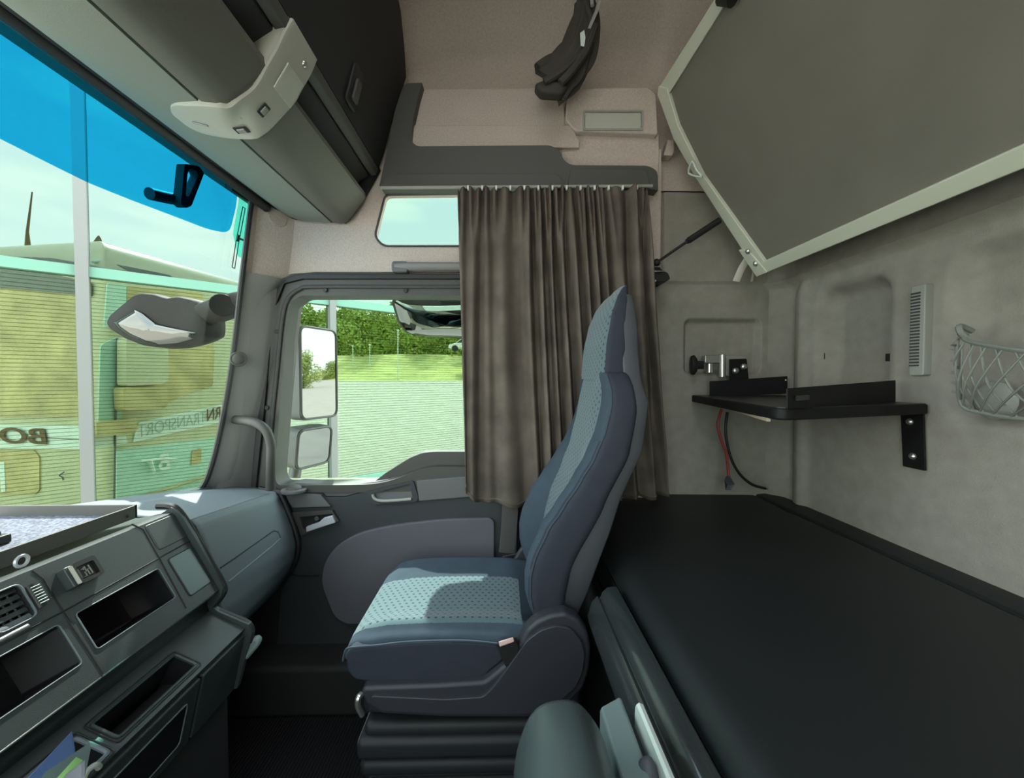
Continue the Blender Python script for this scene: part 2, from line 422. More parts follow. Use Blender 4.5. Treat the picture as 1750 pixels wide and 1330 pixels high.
struct(o, 'grey moulded fabric rear wall of the cab')
struct(obj('wall_right_outer', box_bm(XR + .08, XR + .14, -.7, 1.8, -.05, ZC), M['wallfabric']), 'outer skin behind the rear wall')

# ---- far side wall behind the bunk
YS = 1.68
def side_h(x, z):
    zr = z - CZ
    h = -.028 * rr_mask(x, zr, .765, 1.105, .015, .262, .035, .022)
    h += .03 * ss(1.125, 1.17, x) * 0
    h += .006 * rr_mask(x, zr, .70, 1.14, .30, .38, .03, .03)
    h += .010 * ss(.402, .412, zr)
    h -= .012 * (1 - ss(.0, .004, abs(x - .672))) * ss(.40, .41, zr) + .010 * (1 - ss(.0, .004, abs(x - .655))) * ss(.40, .41, zr)
    h -= .012 * (1 - ss(.0, .004, abs(zr - .402)))
    h -= .010 * (1 - ss(.0, .004, abs(zr - .783)))
    h += .045 * ss(.78, .80, zr) * ss(.655, .63, x) * 0
    return h
bm = bmesh.new(); g = []
xs = [.52 + (1.20 - .52) * i / 150 for i in range(151)]; zs = [CZ - .62 + 1.9 * j / 330 for j in range(331) if CZ - .62 + 1.9 * j / 330 < CZ + .79]
for x in xs: g.append([bm.verts.new((x, YS - side_h(x, z), z)) for z in zs])
for i in range(150):
    for j in range(len(zs) - 1): bm.faces.new([g[i][j], g[i + 1][j], g[i + 1][j + 1], g[i][j + 1]])
o = obj('wall_back_2', bm, M['wallfabric'], smooth=60); struct(o, 'fabric side panel above the end of the bunk')
struct(obj('wall_back_3', box_bm(.5, 1.26, 1.73, 1.80, -.05, ZC), M['wallfabric']), 'outer skin of the far side wall')
# dark seam between the side panel and the rear wall
pts = [P(1333, 486, 1.662), P(1332, 540, 1.662), P(1329, 580, 1.662), P(1331, 650, 1.662), P(1330, 850, 1.662)]
struct(obj('trim_1', tube_bm(catmull(pts, 5), .0022, 6), M['rubber']), 'thin dark seam in the corner of the rear wall')

# ---- fabric field around the small upper window
YU = 1.60
hole = [(659, 334), (800, 332), (905, 332), (905, 421), (655, 421), (641, 405)]
out = [(426, 296), (425, 400), (411, 482), (455, 482), (470, 474), (500, 468), (540, 465), (1128, 465), (1130, 300), (1130, 255), (640, 255), (600, 296)]
o = yplate('wall_back', out, YU, .028, M['headliner'], None, 0.002, [hole], .02, bevel=.006, seg=3)
struct(o, 'pale speckled fabric wall around the small upper window')
struct(obj('window_2', plate_bm(round_poly([XZ(*p, YU + .03) for p in [(645, 326), (915, 326), (915, 428), (635, 428)]], .02), [], ymap(YU + .03), .004), M['g_door']), 'small upper side window with rounded corners')
bm = bmesh.new()
rim = [(x, YU - .004 + .0, z) for x, z in round_poly([XZ(*p, YU) for p in hole], .02)]
tube_bm(rim + [rim[0]], .0045, 8, bm, caps=False)
struct(obj('window_2_frame', bm, M['seal'], None), 'dark rubber edge of the small upper window')
# round blanking cap beside the locker end
c = P(474, 372, 1.545); ax = Vector((.85, -.53, 0)); bm = tube_bm([c - ax * .01, c + ax * .005], .034, 24)
struct(obj('trim_2', bm, M['headliner'], bevel=.002), 'round fabric-coloured blanking cap')

# fill behind the curtain
struct(obj('wall_back_4', box_bm(.06, .62, 1.64, 1.74, -.05, CZ + .43), M['headliner']), 'side wall hidden by the curtain')
struct(obj('wall_back_5', box_bm(-1.05, 1.26, 1.80, 1.86, CZ + .90, ZC), M['headliner']), 'outer skin of the high roof')

# ---- high roof side: moulded fabric wall bending into the ceiling
def hi(u, v):
    x = -.60 + u * 1.85
    k = v
    zb = CZ + .787
    yb = 1.70 - .03 * ss(.60, .66, x)
    if k < .45: y, z = yb, zb + k / .45 * .413
    else:
        t = (k - .45) / .55; y = yb - (yb - 1.25) * t ** 1.5; z = zb + .413 + .33 * math.sin(t * math.pi / 2) ** .9
    sag = .022 * math.exp(-((z - CZ - 1.275 - .05 * math.cos(x * 3.1)) / .022) ** 2) * ss(.55, .1, x)
    sag2 = .02 * math.exp(-((z - CZ - 1.36 + .03 * x) / .03) ** 2) * ss(-.1, .4, x)
    return (x, y + sag * .9 + sag2 - .014 * ss(CZ + 1.29, CZ + 1.33, z) * ss(.4, .0, x), z)
o = obj('wall_back_6', sheet_bm(70, 90, hi), M['headliner'], smooth=70); struct(o, 'fabric high-roof side bending into the ceiling')

# ================================================================== WINDSCREEN, PILLAR, HEADER
edge = [(432, 335), (430, 352), (424, 400), (413, 490), (404, 570), (395, 640), (381, 720), (366, 785), (350, 828), (326, 850)]
E3 = [P(x, y, 1.46) for x, y in edge]
def wsx(z):                                     # windscreen x at a height, from the measured edge
    for a, b in zip(E3, E3[1:]):
        if a.z >= z >= b.z: return a.x + (b.x - a.x) * (z - a.z) / (b.z - a.z)
    return E3[0].x if z > E3[0].z else E3[-1].x
def ws(u, v):
    y = -.66 + u * 2.2; z = CZ + .70 - v * 1.2
    x = -.93 - (.70 - (z - CZ)) * .145 - .10 * v * math.sin(math.pi * u)
    return (x, y, z)
def ws_at(px, py):
    """point of the inner windscreen face seen at a pixel"""
    x = -1.0
    for _ in range(12):
        p = PX(px, py, x); u = (p.y + .66) / 2.2; x = -.93 - (.70 - (p.z - CZ)) * .145 - .10 * min(max((CZ + .70 - p.z) / 1.2, 0), 1) * math.sin(math.pi * min(max(u, 0), 1))
    return PX(px, py, x)
o = obj('window_1', sheet_bm(20, 12, ws), M['g_wind'], smooth=80); struct(o, 'green-tinted windscreen')
# blue sun film stuck along the top of the windscreen, and the aqua band at its end
def film(name, pxs, m, off, label, rr_=5):
    pts = [ws_at(*p) for p in round_poly(pxs, rr_, 5)]
    bm = bmesh.new(); n = len(pts)
    tri = tessellate_polygon([[Vector((p.y, p.z, 0)) for p in pts]])
    for s in (0, .0008):
        vv = [bm.verts.new(p + Vector((off + s, 0, 0))) for p in pts]
        for t in tri: bm.faces.new([vv[i] for i in t])
    o = obj(name, bm, m); struct(o, label); return o
top = [(0, 20), (100, 92), (200, 164), (300, 238), (408, 318)]
film('window_1_sun_strip', [(-60, -30)] + top[:4] + [(403, 322), (401, 350), (389, 399), (352, 392), (300, 372), (220, 342), (145, 312), (70, 275), (0, 240), (-60, 208)], M['g_blue'], .006, 'blue translucent sun strip along the top of the windscreen', 14)
film('window_1_edge_strip', [(408, 316), (428, 345), (424, 395), (417, 440), (404, 440), (395, 400), (398, 380), (404, 350), (406, 325)], M['g_aqua'], .006, 'aqua translucent band at the windscreen corner')
# roller tube of the sun blind
bm = tube_bm([Vector((-.893, -.6, CZ + .66)), Vector((-.893, .4, CZ + .662)), P(455, 354, 1.50) + Vector((0.0, 0, .0))], .017, 12)
t = thing('sun_blind_roller', 'long black sun blind tube along the top edge of the windscreen', 'sun blind', (-.893, .4, CZ + .66))
obj('roller_tube', bm, M['rubber'], t); obj('end_cap', dome_bm(P(455, 354, 1.50), (0, 1, 0), .018, .012), M['dark_trim'], t)
# black wiper-motor style sensor block and antenna lines stuck to the glass
bm = bmesh.new()
a, b = ws_at(384, 320), ws_at(424, 346)
tube_bm([a + Vector((.012, 0, 0)), b + Vector((.012, 0, 0))], .016, 8, bm, flat=.5)
tag(obj('sun_blind_clip', bm, M['rubber'], None), 'short black bar at the top corner of the windscreen', 'clip')
bm = bmesh.new()
for pa, pb in (((413, 355), (404, 403)), ((402, 412), (395, 458))):
    a, b = ws_at(*pa) + Vector((.008, 0, 0)), ws_at(*pb) + Vector((.008, 0, 0))
    dy = Vector((0, .007, 0))
    for q in (dy, -dy): tube_bm([a + q, b + q], .0016, 6, bm)
    tube_bm([a + dy, a - dy], .0016, 6, bm); tube_bm([b + dy, b - dy], .0016, 6, bm)
a, b = ws_at(403, 407) + Vector((.008, 0, 0)), ws_at(422, 414) + Vector((.008, 0, 0))
tube_bm([a, b], .004, 6, bm); tube_bm([ws_at(404, 402) + Vector((.008, 0, 0)), ws_at(402, 412) + Vector((.008, 0, 0))], .006, 6, bm)
tag(obj('glass_aerial', bm, M['rubber'], None), 'thin rectangular wire aerial stuck to the windscreen corner', 'aerial')

# A pillar
def pil(u, v):
    e = [P(x, y, 1.47) for x, y in edge[2:]]; n = len(e) - 1
    s = v * n; i = min(int(s), n - 1); a = e[i].lerp(e[i + 1], s - i)
    rr = [(412, 474), (470, 474), (462, 500), (452, 560), (444, 640), (436, 720), (428, 790), (420, 840), (416, 870)]
    m = len(rr) - 2; s = v * m + 1; i = min(int(s), m); q = P(*rr[i], 1.60).lerp(P(*rr[min(i + 1, m + 1)], 1.60), s - i)
    if v < .2:
        q = q.lerp(Vector((q.x, q.y, q.z)), 1)
    p = a.lerp(q, u); p.x += .018 * math.sin(math.pi * u); return p
def pil2(u, v):
    z = CZ + .385 - v * .85
    a = Vector((wsx(z) - .004, 1.46, z)); zz = z
    x1 = interp([(-.5, -1.04), (-.25, -1.0), (0, -.965), (.2, -.94), (.30, -.905), (.345, -.87), (.4, -.80)], z - CZ)
    q = Vector((x1, 1.605, z)); p = a.lerp(q, u); p.x += .020 * math.sin(math.pi * min(u * 1.2, 1)); return p
o = obj('trim_3', sheet_bm(14, 40, pil2), M['pillar'], smooth=60); struct(o, 'grey windscreen pillar trim')
def pil3(u, v):                                   # fabric upper pillar
    z = CZ + .72 - v * .335
    a = Vector((wsx(z) - .004, 1.46, z)); q = Vector((-.925, 1.607, z)); p = a.lerp(q, u); p.x += .01 * math.sin(math.pi * u); p.y -= .0; return p
o = obj('trim_4', sheet_bm(12, 14, pil3), M['headliner'], smooth=60); struct(o, 'pale fabric top of the windscreen pillar')
rub = [p + Vector((.0, -.004, 0)) for p in E3]
struct(obj('window_1_frame', tube_bm(catmull(rub, 4), .009, 8), M['rubber'], None), 'black rubber edge of the windscreen')
# outer closing post between windscreen and door
bm = loft_bm([[(wsx(z) - .03, 1.49, z), (wsx(z) - .03, 1.66, z), (wsx(z) + .06, 1.70, z), (wsx(z) + .12, 1.66, z), (wsx(z) + .02, 1.50, z)] for z in (CZ - .6, CZ - .3, CZ, CZ + .3, CZ + .39)])
struct(obj('trim_5', bm, M['pillar']), 'inner core of the windscreen pillar')
bm = loft_bm([[(wsx(z) - .03, 1.49, z), (wsx(z) - .03, 1.66, z), (wsx(z) + .06, 1.70, z), (wsx(z) + .12, 1.66, z), (wsx(z) + .02, 1.50, z)] for z in (CZ + .39, CZ + .55, CZ + .7)])
struct(obj('trim_7', bm, M['headliner'], smooth=60), 'fabric-covered top of the windscreen pillar')
# tweeter
t = thing('tweeter', 'small round dark loudspeaker on the grey windscreen pillar', 'loudspeaker', P(408, 614, 1.462))
c = P(408, 614, 1.462); ax = Vector((.55, -.83, 0))
obj('speaker_ring', tube_bm([c, c + ax * .012], .027, 24), M['seal'], t, bevel=.003)
obj('speaker_grille', dome_bm(c + ax * .011, ax, .020, .005, 24), M['doorframe'], t)
# grab handle on the pillar
t = thing('grab_handle', 'dark grey bent grab handle on the windscreen pillar above the dashboard', 'handle', P(460, 830, 1.53))
pts = [P(400, 717, 1.50), P(425, 720, 1.47), P(443, 726, 1.46), P(456, 738, 1.46), P(463, 760, 1.465), P(463, 790, 1.47), P(462, 836, 1.49)]
obj('grip', tube_bm(catmull(pts, 6), .0165, 12), M['doorframe'], t)
obj('end_plug', dome_bm(P(401, 717, 1.50), (-1, 0, 0.1), .019, .006), M['vent'], t, label='pale grey end plug')

# ================================================================== DOOR
YD = 1.58
door = empty('door_1', (-.5, 1.6, CZ - .5)); struct(door, 'grey cab door with large window')
win = [(512, 505), (800, 505), (890, 505), (890, 800), (738, 798), (708, 806), (668, 822), (636, 828), (604, 829), (474, 830), (469, 812), (478, 700), (488, 580), (496, 518)]
outer = [(470, 480), (500, 469), (540, 466), (895, 466), (895, 836), (620, 842), (440, 842), (432, 835), (443, 720), (452, 610), (460, 530)]
o = obj('window_surround', plate_bm(round_poly([XZ(*p, YD) for p in outer], .02), [round_poly([XZ(*p, YD) for p in win], [.03, .0, .0, .0, .05, .05, .05, .05, .05, .03, .03, .0, .0, .02], 5)], ymap(YD), .09), M['doorframe'], door, bevel=.014, seg=4)
obj('window_glass', plate_bm(round_poly([XZ(*p, 1.69) for p in [(440, 490), (900, 490), (900, 845), (440, 845)]], .02), [], ymap(1.665), .005), M['g_door'], door)
bm = bmesh.new(); q = [(x, YD - .004, z) for x, z in round_poly([XZ(*p, YD) for p in [(488, 486), (520, 478), (895, 478), (895, 470), (540, 468), (505, 471), (474, 484), (462, 525), (452, 612), (441, 722), (431, 833), (440, 836), (452, 724), (463, 612), (471, 530)]], .006)]
obj('door_seal', plate_bm([(p[0], p[2]) for p in q], [], ymap(YD - .012), .02), M['rubber'], door, bevel=.006, seg=3)
seal2 = [P(*p, YD - .006) for p in [(895, 490), (700, 490), (540, 490), (512, 494), (492, 510), (482, 545), (472, 640), (462, 740), (456, 830)]]
obj('door_seal', tube_bm(catmull(seal2, 5), .0075, 8), M['seal'], door)
for (x, y) in ((556, 496), (693, 497), (473, 567), (456, 697)):
    c = P(x, y, YD - .004); obj('screw', tube_bm([c, c + Vector((0, -.004, 0))], .0085, 12), M['rubber'], door, bevel=.001)
# outer door skin under the window
obj('outer_panel', box_bm(-1.05, .12, 1.68, 1.74, .1, CZ - .43), M['tr_body'], door)
obj('lower_panel', box_bm(-1.12, .28, 1.60, 1.66, .0, CZ - .46), M['black_trim'], door)
sk = plate_bm([(-1.02, CZ + .40), (1.2, CZ + .40), (1.2, CZ + 1.5), (-1.02, CZ + 1.5)], [rrect(-.72, .45, CZ + .44, CZ + .88, .05)], ymap(1.755), .02)
struct(obj('wall_back_7', sk, M['tr_body']), 'painted outer skin above the door')
# raised sweep under the glass, at the rear
o = yplate('window_sweep', [(632, 829), (660, 808), (700, 783), (722, 774), (742, 772), (895, 772), (895, 812), (740, 808), (700, 812), (660, 824)], 1.62, .045, M['doorframe'], door, .012, bevel=.01, seg=3)
# sill top with light grey cap
o = yplate('sill_cap', [(470, 842), (476, 832), (505, 826), (560, 828), (600, 828), (640, 824), (700, 812), (730, 806), (895, 804), (895, 812), (735, 814), (712, 817), (668, 828), (630, 838), (590, 848), (560, 848)], 1.598, .07, M['doorbox'], door, .004, bevel=.006, seg=3)
# main door trim body
body = [(472, 838), (500, 846), (560, 850), (590, 850), (632, 838), (668, 828), (712, 818), (800, 815), (890, 815), (884, 905), (880, 1170), (490, 1170), (470, 1130), (480, 1010), (505, 960), (510, 900), (498, 868)]
o = obj('door_trim', plate_bm(round_poly([XZ(*p, 1.585) for p in body], .012), [], ymap(1.585), .07), M['door'], door, bevel=.012, seg=4)
# switch box, handle recess, pocket, grey box
YB = 1.570
o = yplate('switch_box', [(487, 841), (548, 846), (565, 866), (500, 868), (492, 856)], YB, .03, M['doorbox'], door, .004, bevel=.004)
bm = plate_bm(round_poly([XZ(*p, YB) for p in [(498, 876), (567, 872), (579, 891), (560, 898), (514, 916), (508, 900)]], .004), [round_poly([XZ(*p, YB) for p in [(512, 884), (569, 878), (574, 888), (524, 908), (518, 904)]], .004)], ymap(YB), .03)
hb = obj('release_bezel', bm, M['doorframe'], door, bevel=.003)
obj('release_recess', plate_bm([XZ(*p, 1.590) for p in [(509, 882), (570, 876), (577, 890), (522, 911)]], [], ymap(1.583), .004), M['void'], hb)
obj('release_lever', plate_bm(round_poly([XZ(*p, YB) for p in [(525, 899), (546, 892), (555, 884), (570, 880), (575, 892), (562, 896), (526, 908)]], .004), [], ymap(YB - .012), .016), M['silver'], hb, bevel=.004, seg=3, label='silver door release lever')
c = P(542, 886, 1.577); obj('lock_knob', tube_bm([c, c + Vector((0, -.006, 0))], .009, 14), M['dark_trim'], hb, bevel=.002)
c = P(503, 836, 1.57)
obj('round_vent_base', tube_bm([c + Vector((0, 0, -.012)), c + Vector((0, 0, .002))], .048, 28), M['doorbox'], door, bevel=.004)
obj('round_vent_ball', dome_bm(c, (0, 0, 1), .030, .018, 24), M['dark_trim'], door)
bm = plate_bm(round_poly([XZ(*p, YB) for p in [(622, 842), (660, 832), (706, 822), (715, 850), (712, 858), (640, 862), (626, 856)]], .008), [round_poly([XZ(*p, YB) for p in [(634, 845), (665, 836), (701, 827), (705, 853), (648, 859)]], .006)], ymap(YB), .022)
pk = obj('grab_pocket', bm, M['door'], door, bevel=.004, seg=3)
obj('pocket_inside', plate_bm([XZ(*p, 1.585) for p in [(630, 842), (701, 824), (708, 856), (640, 862)]], [], ymap(1.581), .004), M['doorbox'], pk)
obj('pocket_lip', tube_bm(catmull([P(x, y, YB) for x, y in [(637, 845), (640, 852), (652, 856), (680, 855), (703, 853)]], 5), .006, 8), M['vent'], pk)
o = yplate('box_panel', [(711, 822), (790, 815), (895, 815), (895, 846), (800, 850), (716, 857)], YB, .03, M['doorbox'], door, .004, bevel=.005)
# cloth insert
ins = [(548, 1000), (552, 965), (572, 935), (610, 912), (670, 898), (760, 888), (838, 886), (845, 892), (845, 1068), (590, 1068), (570, 1055)]
o = yplate('cloth_insert', [(p[0], p[1]) for p in ins], 1.570, .03, M['insert'], door, [.05, .06, .08, .08, .08, .05, .01, .015, .0, .02, .05], bevel=.006, seg=3)
obj('trim_line', tube_bm(catmull([P(x, y, 1.579) for x, y in [(494, 981), (520, 984), (546, 983)]], 4), .003, 6), M['rubber'], door)
struct(obj('trim_6', box_bm(-1.05, .30, 1.45, 1.75, 0, .19), M['black_trim'], bevel=.02, seg=3), 'black step ledge along the foot of the door')
# pull handle over the door
t = thing('ceiling_grab_handle', 'grey horizontal grab handle on the fabric above the door window', 'handle', P(730, 456, 1.58))
pts = [P(676, 457, 1.565), P(700, 456, 1.56), P(760, 456, 1.56), P(820, 456, 1.56), P(860, 456, 1.565)]
obj('grip', tube_bm(pts, .018, 12, flat=.8), M['pillar'], t)
obj('bracket', plate_bm(rrect(*[XZ(670, 465, 1.56)[0], XZ(698, 447, 1.56)[0]], XZ(670, 466, 1.56)[1], XZ(670, 447, 1.56)[1], .012), [], ymap(1.55), .05), M['doorbox'], t, bevel=.006, seg=3)
obj('bracket', plate_bm(rrect(*[XZ(850, 465, 1.56)[0], XZ(878, 447, 1.56)[0]], XZ(670, 466, 1.56)[1], XZ(670, 447, 1.56)[1], .012), [], ymap(1.55), .05), M['doorbox'], t, bevel=.006, seg=3)

# ================================================================== OVERHEAD CONSOLE
YE = 1.57
con = thing('overhead_console', 'long grey and black overhead locker unit above the windscreen', 'overhead locker', (-.7, .6, CZ + .65))
def prof(pxs, Y=1.55): return [XZ(*p, Y) for p in pxs]
hp = prof([(473, 352), (484, 365), (510, 374), (562, 377)]); hp += [(hp[3][0], hp[3][1] + .02), (hp[2][0], hp[2][1] + .022), (hp[0][0] + .012, hp[0][1] + .03)]
obj('header_panel', profile_bm(hp, -.6, YE), M['header'], con, smooth=30)
lk = prof([(566, 377.5), (580, 379), (588, 377), (596, 370), (605, 358), (614, 346), (622, 334), (621, 326)]); lk += [(lk[-1][0] - .015, lk[-1][1]), (-.69, lk[0][1] + .02), (lk[0][0], lk[0][1] + .02)]
obj('lower_lid', profile_bm(lk, -.6, YE), M['locker'], con, smooth=30)
obj('shelf_inside', profile_bm([(-.86, CZ + .64), (-.60, CZ + .64), (-.60, CZ + .655), (-.84, CZ + .655), (-.84, CZ + .86), (-.86, CZ + .86)], -.6, YE), M['void'], con)
bp = prof([(647, 288), (655, 266), (667, 220), (684, 165), (694, 132), (691, 80), (683, 0)], YE) + [(-.42, ZC), (-.93, ZC), (-.93, CZ + .86), (-.52, CZ + .86), (-.49, CZ + .835)]
up = obj('upper_locker', profile_bm(bp, -.6, YE), M['black_trim'], con, smooth=30)
lip = prof([(630, 292), (640, 286), (647, 288), (644, 299), (634, 302)], YE)
obj('locker_lip', profile_bm(lip, -.6, YE), M['dark_trim'], con, bevel=.003, seg=2)
ledge = prof([(600, 305), (632, 290), (632, 303), (606, 320)], YE)
obj('shelf_ledge', profile_bm(ledge, -.6, YE - .01), M['black_trim'], con, bevel=.004)
c0 = PX(596, 150, -.470)
lt = obj('latch', plate_bm(rrect(c0.y - .035, c0.y + .035, c0.z - .055, c0.z + .055, .012), [], lambda a, b, t: (-.475 + t + (b - CZ - .83) * .26, a, b), .012), M['rubber'], con, bevel=.004)
obj('latch_button', plate_bm(rrect(c0.y - .014, c0.y + .02, c0.z - .04, c0.z + .02, .006), [], lambda a, b, t: (-.463 + t + (b - CZ - .83) * .26, a, b), .008), M['dark_trim'], lt, bevel=.002)
obj('end_cheek', plate_bm(prof([(440, 340), (470, 362), (500, 372), (588, 379), (622, 334), (648, 288), (640, 260), (440, 260)], YE), [], ymap(YE), .02), M['void'], con)

# reading lamp strip clasped over the console
lamp = thing('reading_lamp', 'pale curved reading lamp strip clasped over the overhead locker', 'lamp', P(410, 205, .95))
left = [(292, 177), (300, 174.5), (318, 175), (344, 175.6), (375, 178), (389, 179), (405, 168), (425.6, 152), (440, 134), (451.6, 113), (468, 82), (482, 53), (497, 30)]
right = [(292, 180), (296, 191), (308, 202), (322, 212), (338, 220), (356.5, 226), (391, 232), (420, 234), (436, 233.6), (445, 229), (460, 218), (486, 189), (500, 172), (512, 154), (529, 124), (538, 100)]
path = catmull([Vector((a, 0, b)) for a, b in ((-.76, .616), (-.737, .612), (-.70, .606), (-.66, .602), (-.618, .600), (-.598, .612), (-.578, .636), (-.557, .664), (-.540, .690), (-.522, .722), (-.502, .764), (-.485, .805), (-.468, .85))], 12)
def onpath(px, py):
    d = ray(px, py); k = d.z / -d.x
    best = min(path, key=lambda p: abs(p.z / -p.x - k)); yy = best.z / d.z * d.y
    return Vector((best.x, yy, CZ + best.z))
LE, RE = [onpath(*p) for p in left], [onpath(*p) for p in right]
def resample(pts, n):
    pts = catmull(pts, 6); s = [0.0]
    for a, b in zip(pts, pts[1:]): s.append(s[-1] + (b - a).length)
    out = []
    for i in range(n + 1):
        t = s[-1] * i / n; k = 0
        while k < len(s) - 2 and s[k + 1] < t: k += 1
        out.append(pts[k].lerp(pts[k + 1], (t - s[k]) / max(s[k + 1] - s[k], 1e-9)))
    return out
LR, RR = resample(LE, 44), resample(RE, 44)
rows = list(zip(LR, RR))
bm = bmesh.new(); g = [[bm.verts.new(a.lerp(b, k / 10)) for k in range(11)] for a, b in rows]
for i in range(len(g) - 1):
    for k in range(10): bm.faces.new([g[i][k], g[i + 1][k], g[i + 1][k + 1], g[i][k + 1]])
lc = obj('lamp_case', bm, M['lampcase'], lamp, smooth=50); s = lc.modifiers.new('t', 'SOLIDIFY'); s.thickness = .014; s.offset = 0
b_ = lc.modifiers.new('b', 'BEVEL'); b_.width = .004; b_.segments = 3; b_.limit_method = 'ANGLE'
obj('lamp_side', loft_bm([[p, p + Vector((-.045 * ss(24, 34, i), 0, .012 * ss(24, 34, i)))] for i, p in list(enumerate(LR))[24:]], closed=False, caps=False), M['lampcase'], lamp, smooth=60, solid=.003)
def lampat(i, k, off=.012):
    a, b = rows[i]; c, d = rows[min(i + 1, len(rows) - 1)]; p = a.lerp(b, k)
    tan = (c.lerp(d, k) - p); n = Vector((-tan.z, 0, tan.x)); n.y = 0; n.normalize()
    if n.x < 0 and n.z > 0: n = -n
    if n.z > 0: n = -n
    return p + n * off, n, tan.normalized()
def lampbox(name, i, k, wy, wl, m, h=.006, par=None):
    p, n, tan = lampat(i, k, .0075); yv = Vector((0, 1, 0)); bm = bmesh.new(); vs_ = []
    for s in (0, h):
        for a, b in ((-1, -1), (1, -1), (1, 1), (-1, 1)): vs_.append(bm.verts.new(p + n * s + yv * wy * a + tan * wl * b))
    for f in ((0, 1, 2, 3), (4, 7, 6, 5), (0, 4, 5, 1), (1, 5, 6, 2), (2, 6, 7, 3), (3, 7, 4, 0)): bm.faces.new([vs_[j] for j in f])
    return obj(name, bm, m, par or lamp, bevel=.0015)
lampbox('lens', 33, .62, .036, .034, M['lamplens'], .004)
for i, k in ((18, .70), (24, .50)):
    b1 = lampbox('switch', i, k, .011, .015, M['rubber'], .003); lampbox('rocker', i, k, .007, .009, M['vent'], .006, b1)
lampbox('badge', 9, .62, .003, .016, M['vent'], .003)
pp, nn, tt = lampat(40, .72, .007); obj('lock_stud', dome_bm(pp, nn, .008, .006), M['steel'], lamp)
# ================================================================== SHELF MOULDINGS ABOVE THE CURTAIN
trimY = 1.555
sh = thing('side_shelf', 'dark L-shaped shelf trim along the side wall above the curtain', 'shelf', P(880, 300, 1.6))
dk = [(648, 318), (660, 262), (674, 190), (690, 142), (722, 141), (716, 160), (706, 205), (702, 240), (712, 250), (940, 248), (957, 256), (962, 272), (975, 282), (1108, 283), (1124, 292), (1125, 326), (1102, 322), (965, 319), (800, 318)]
o = yplate('dark_trim', dk, trimY, .06, M['dark_trim'], sh, [.004, .01, .02, .02, .004, .02, .02, .02, .02, .03, .03, .02, .02, .02, .02, .004, .01, .01, .01], bevel=.014, seg=4)
o = yplate('trim_lower_roll', [(660, 298), (953, 297), (966, 322), (650, 321)], 1.540, .06, M['dark_trim'], sh, [.01, .02, .01, .004], bevel=.016, seg=4)
o = yplate('trim_lower_roll', [(975, 288), (1104, 288), (1112, 322), (970, 320)], 1.545, .06, M['dark_trim'], sh, [.01, .02, .01, .004], bevel=.012, seg=4)
o = yplate('front_moulding', [(724, 152), (962, 150), (966, 206), (978, 222), (978, 252), (700, 252), (710, 206)], 1.592, .10, M['headliner'], sh, .006, bevel=.012, seg=4)
bm = loft_bm([[P(706, 206, 1.566), P(966, 206, 1.566), P(980, 222, 1.58), P(702, 222, 1.58)], [P(700, 252, 1.60), P(980, 252, 1.60), P(980, 252, 1.66), P(702, 252, 1.66)]])
o = yplate('light_moulding', [(972, 150), (1108, 148), (1122, 160), (1125, 230), (1108, 228), (985, 224), (966, 205)], 1.565, .12, M['headliner'], sh, [.01, .012, .012, .01, .01, .01, .01], bevel=.014, seg=4)
o = yplate('wall_moulding', [(960, 222), (1126, 222), (1126, 300), (960, 300)], 1.595, .08, M['headliner'], sh, .003, bevel=.006, seg=3)
o = yplate('slope_moulding', [(700, 214), (975, 214), (990, 240), (990, 252), (700, 252)], 1.578, .10, M['headliner'], sh, .003, bevel=.022, seg=4)
fr = plate_bm(round_poly([XZ(*p, 1.563) for p in [(996, 189), (1099, 189), (1099, 223), (996, 223)]], .006), [round_poly([XZ(*p, 1.563) for p in [(999, 192), (1096, 192), (1096, 220), (999, 220)]], .005)], ymap(1.559), .0058)
rl = thing('reading_light_cover', 'pale rectangular lamp cover set in the fabric moulding above the curtain', 'lamp cover', P(1048, 206, 1.52))
obj('cover_frame', fr, M['vent'], rl, bevel=.001)
o = yplate('cover_lens', [(1000, 193), (1095, 193), (1095, 219), (1000, 219)], 1.558, .0065, M['lampcase'], rl, .005, bevel=.0015)
# two little wall fittings beside the raised bunk
o = yplate('wall_hook', [(1141, 239), (1152, 238), (1152, 258), (1149, 266), (1134, 265), (1138, 254)], 1.62, .04, M['headliner'], None, .003, bevel=.006, seg=3)
tag(o, 'small fabric-coloured hook on the wall left of the raised bunk', 'hook')

# tied-up dark curtain under the ceiling
tc_ = thing('tied_curtain', 'dark grey curtain bundle tied up against the ceiling fabric', 'curtain', P(965, 100, 1.42))
cl = catmull([P(1000, 2, 1.40), P(1000, 40, 1.42), P(988, 85, 1.43), P(965, 120, 1.44), P(938, 145, 1.45)], 6)
wd = [.040, .058, .075, .090, .095]
rings = []
for i, c in enumerate(cl):
    t = (cl[min(i + 1, len(cl) - 1)] - cl[max(i - 1, 0)]).normalized(); s = t.cross(Vector((0, 1, 0))).normalized()
    f = i / (len(cl) - 1) * 4; k = min(int(f), 3); wv = wd[k] + (wd[k + 1] - wd[k]) * (f - k)
    ring = []
    for j in range(48):
        a = 2 * math.pi * j / 48; r = 1 + .13 * math.sin(7 * a + 2.2 * math.sin(f * 1.2)) + .06 * math.sin(13 * a + f)
        ring.append(c + s * math.cos(a) * wv * .8 * r + Vector((0, 1, 0)) * math.sin(a) * .028 * r + t * .012 * math.sin(5 * a) * (i == len(cl) - 1))
    rings.append(ring)
obj('cloth_bundle', loft_bm(rings), M['darkcloth'], tc_, smooth=75)
bm = plate_bm([XZ(*p, 1.415) for p in [(912, 145), (930, 138), (962, 142), (972, 150), (960, 162), (924, 160)]], [], ymap(1.405), .05)
obj('cloth_tail', bm, M['darkcloth'], tc_, bevel=.012, seg=3)
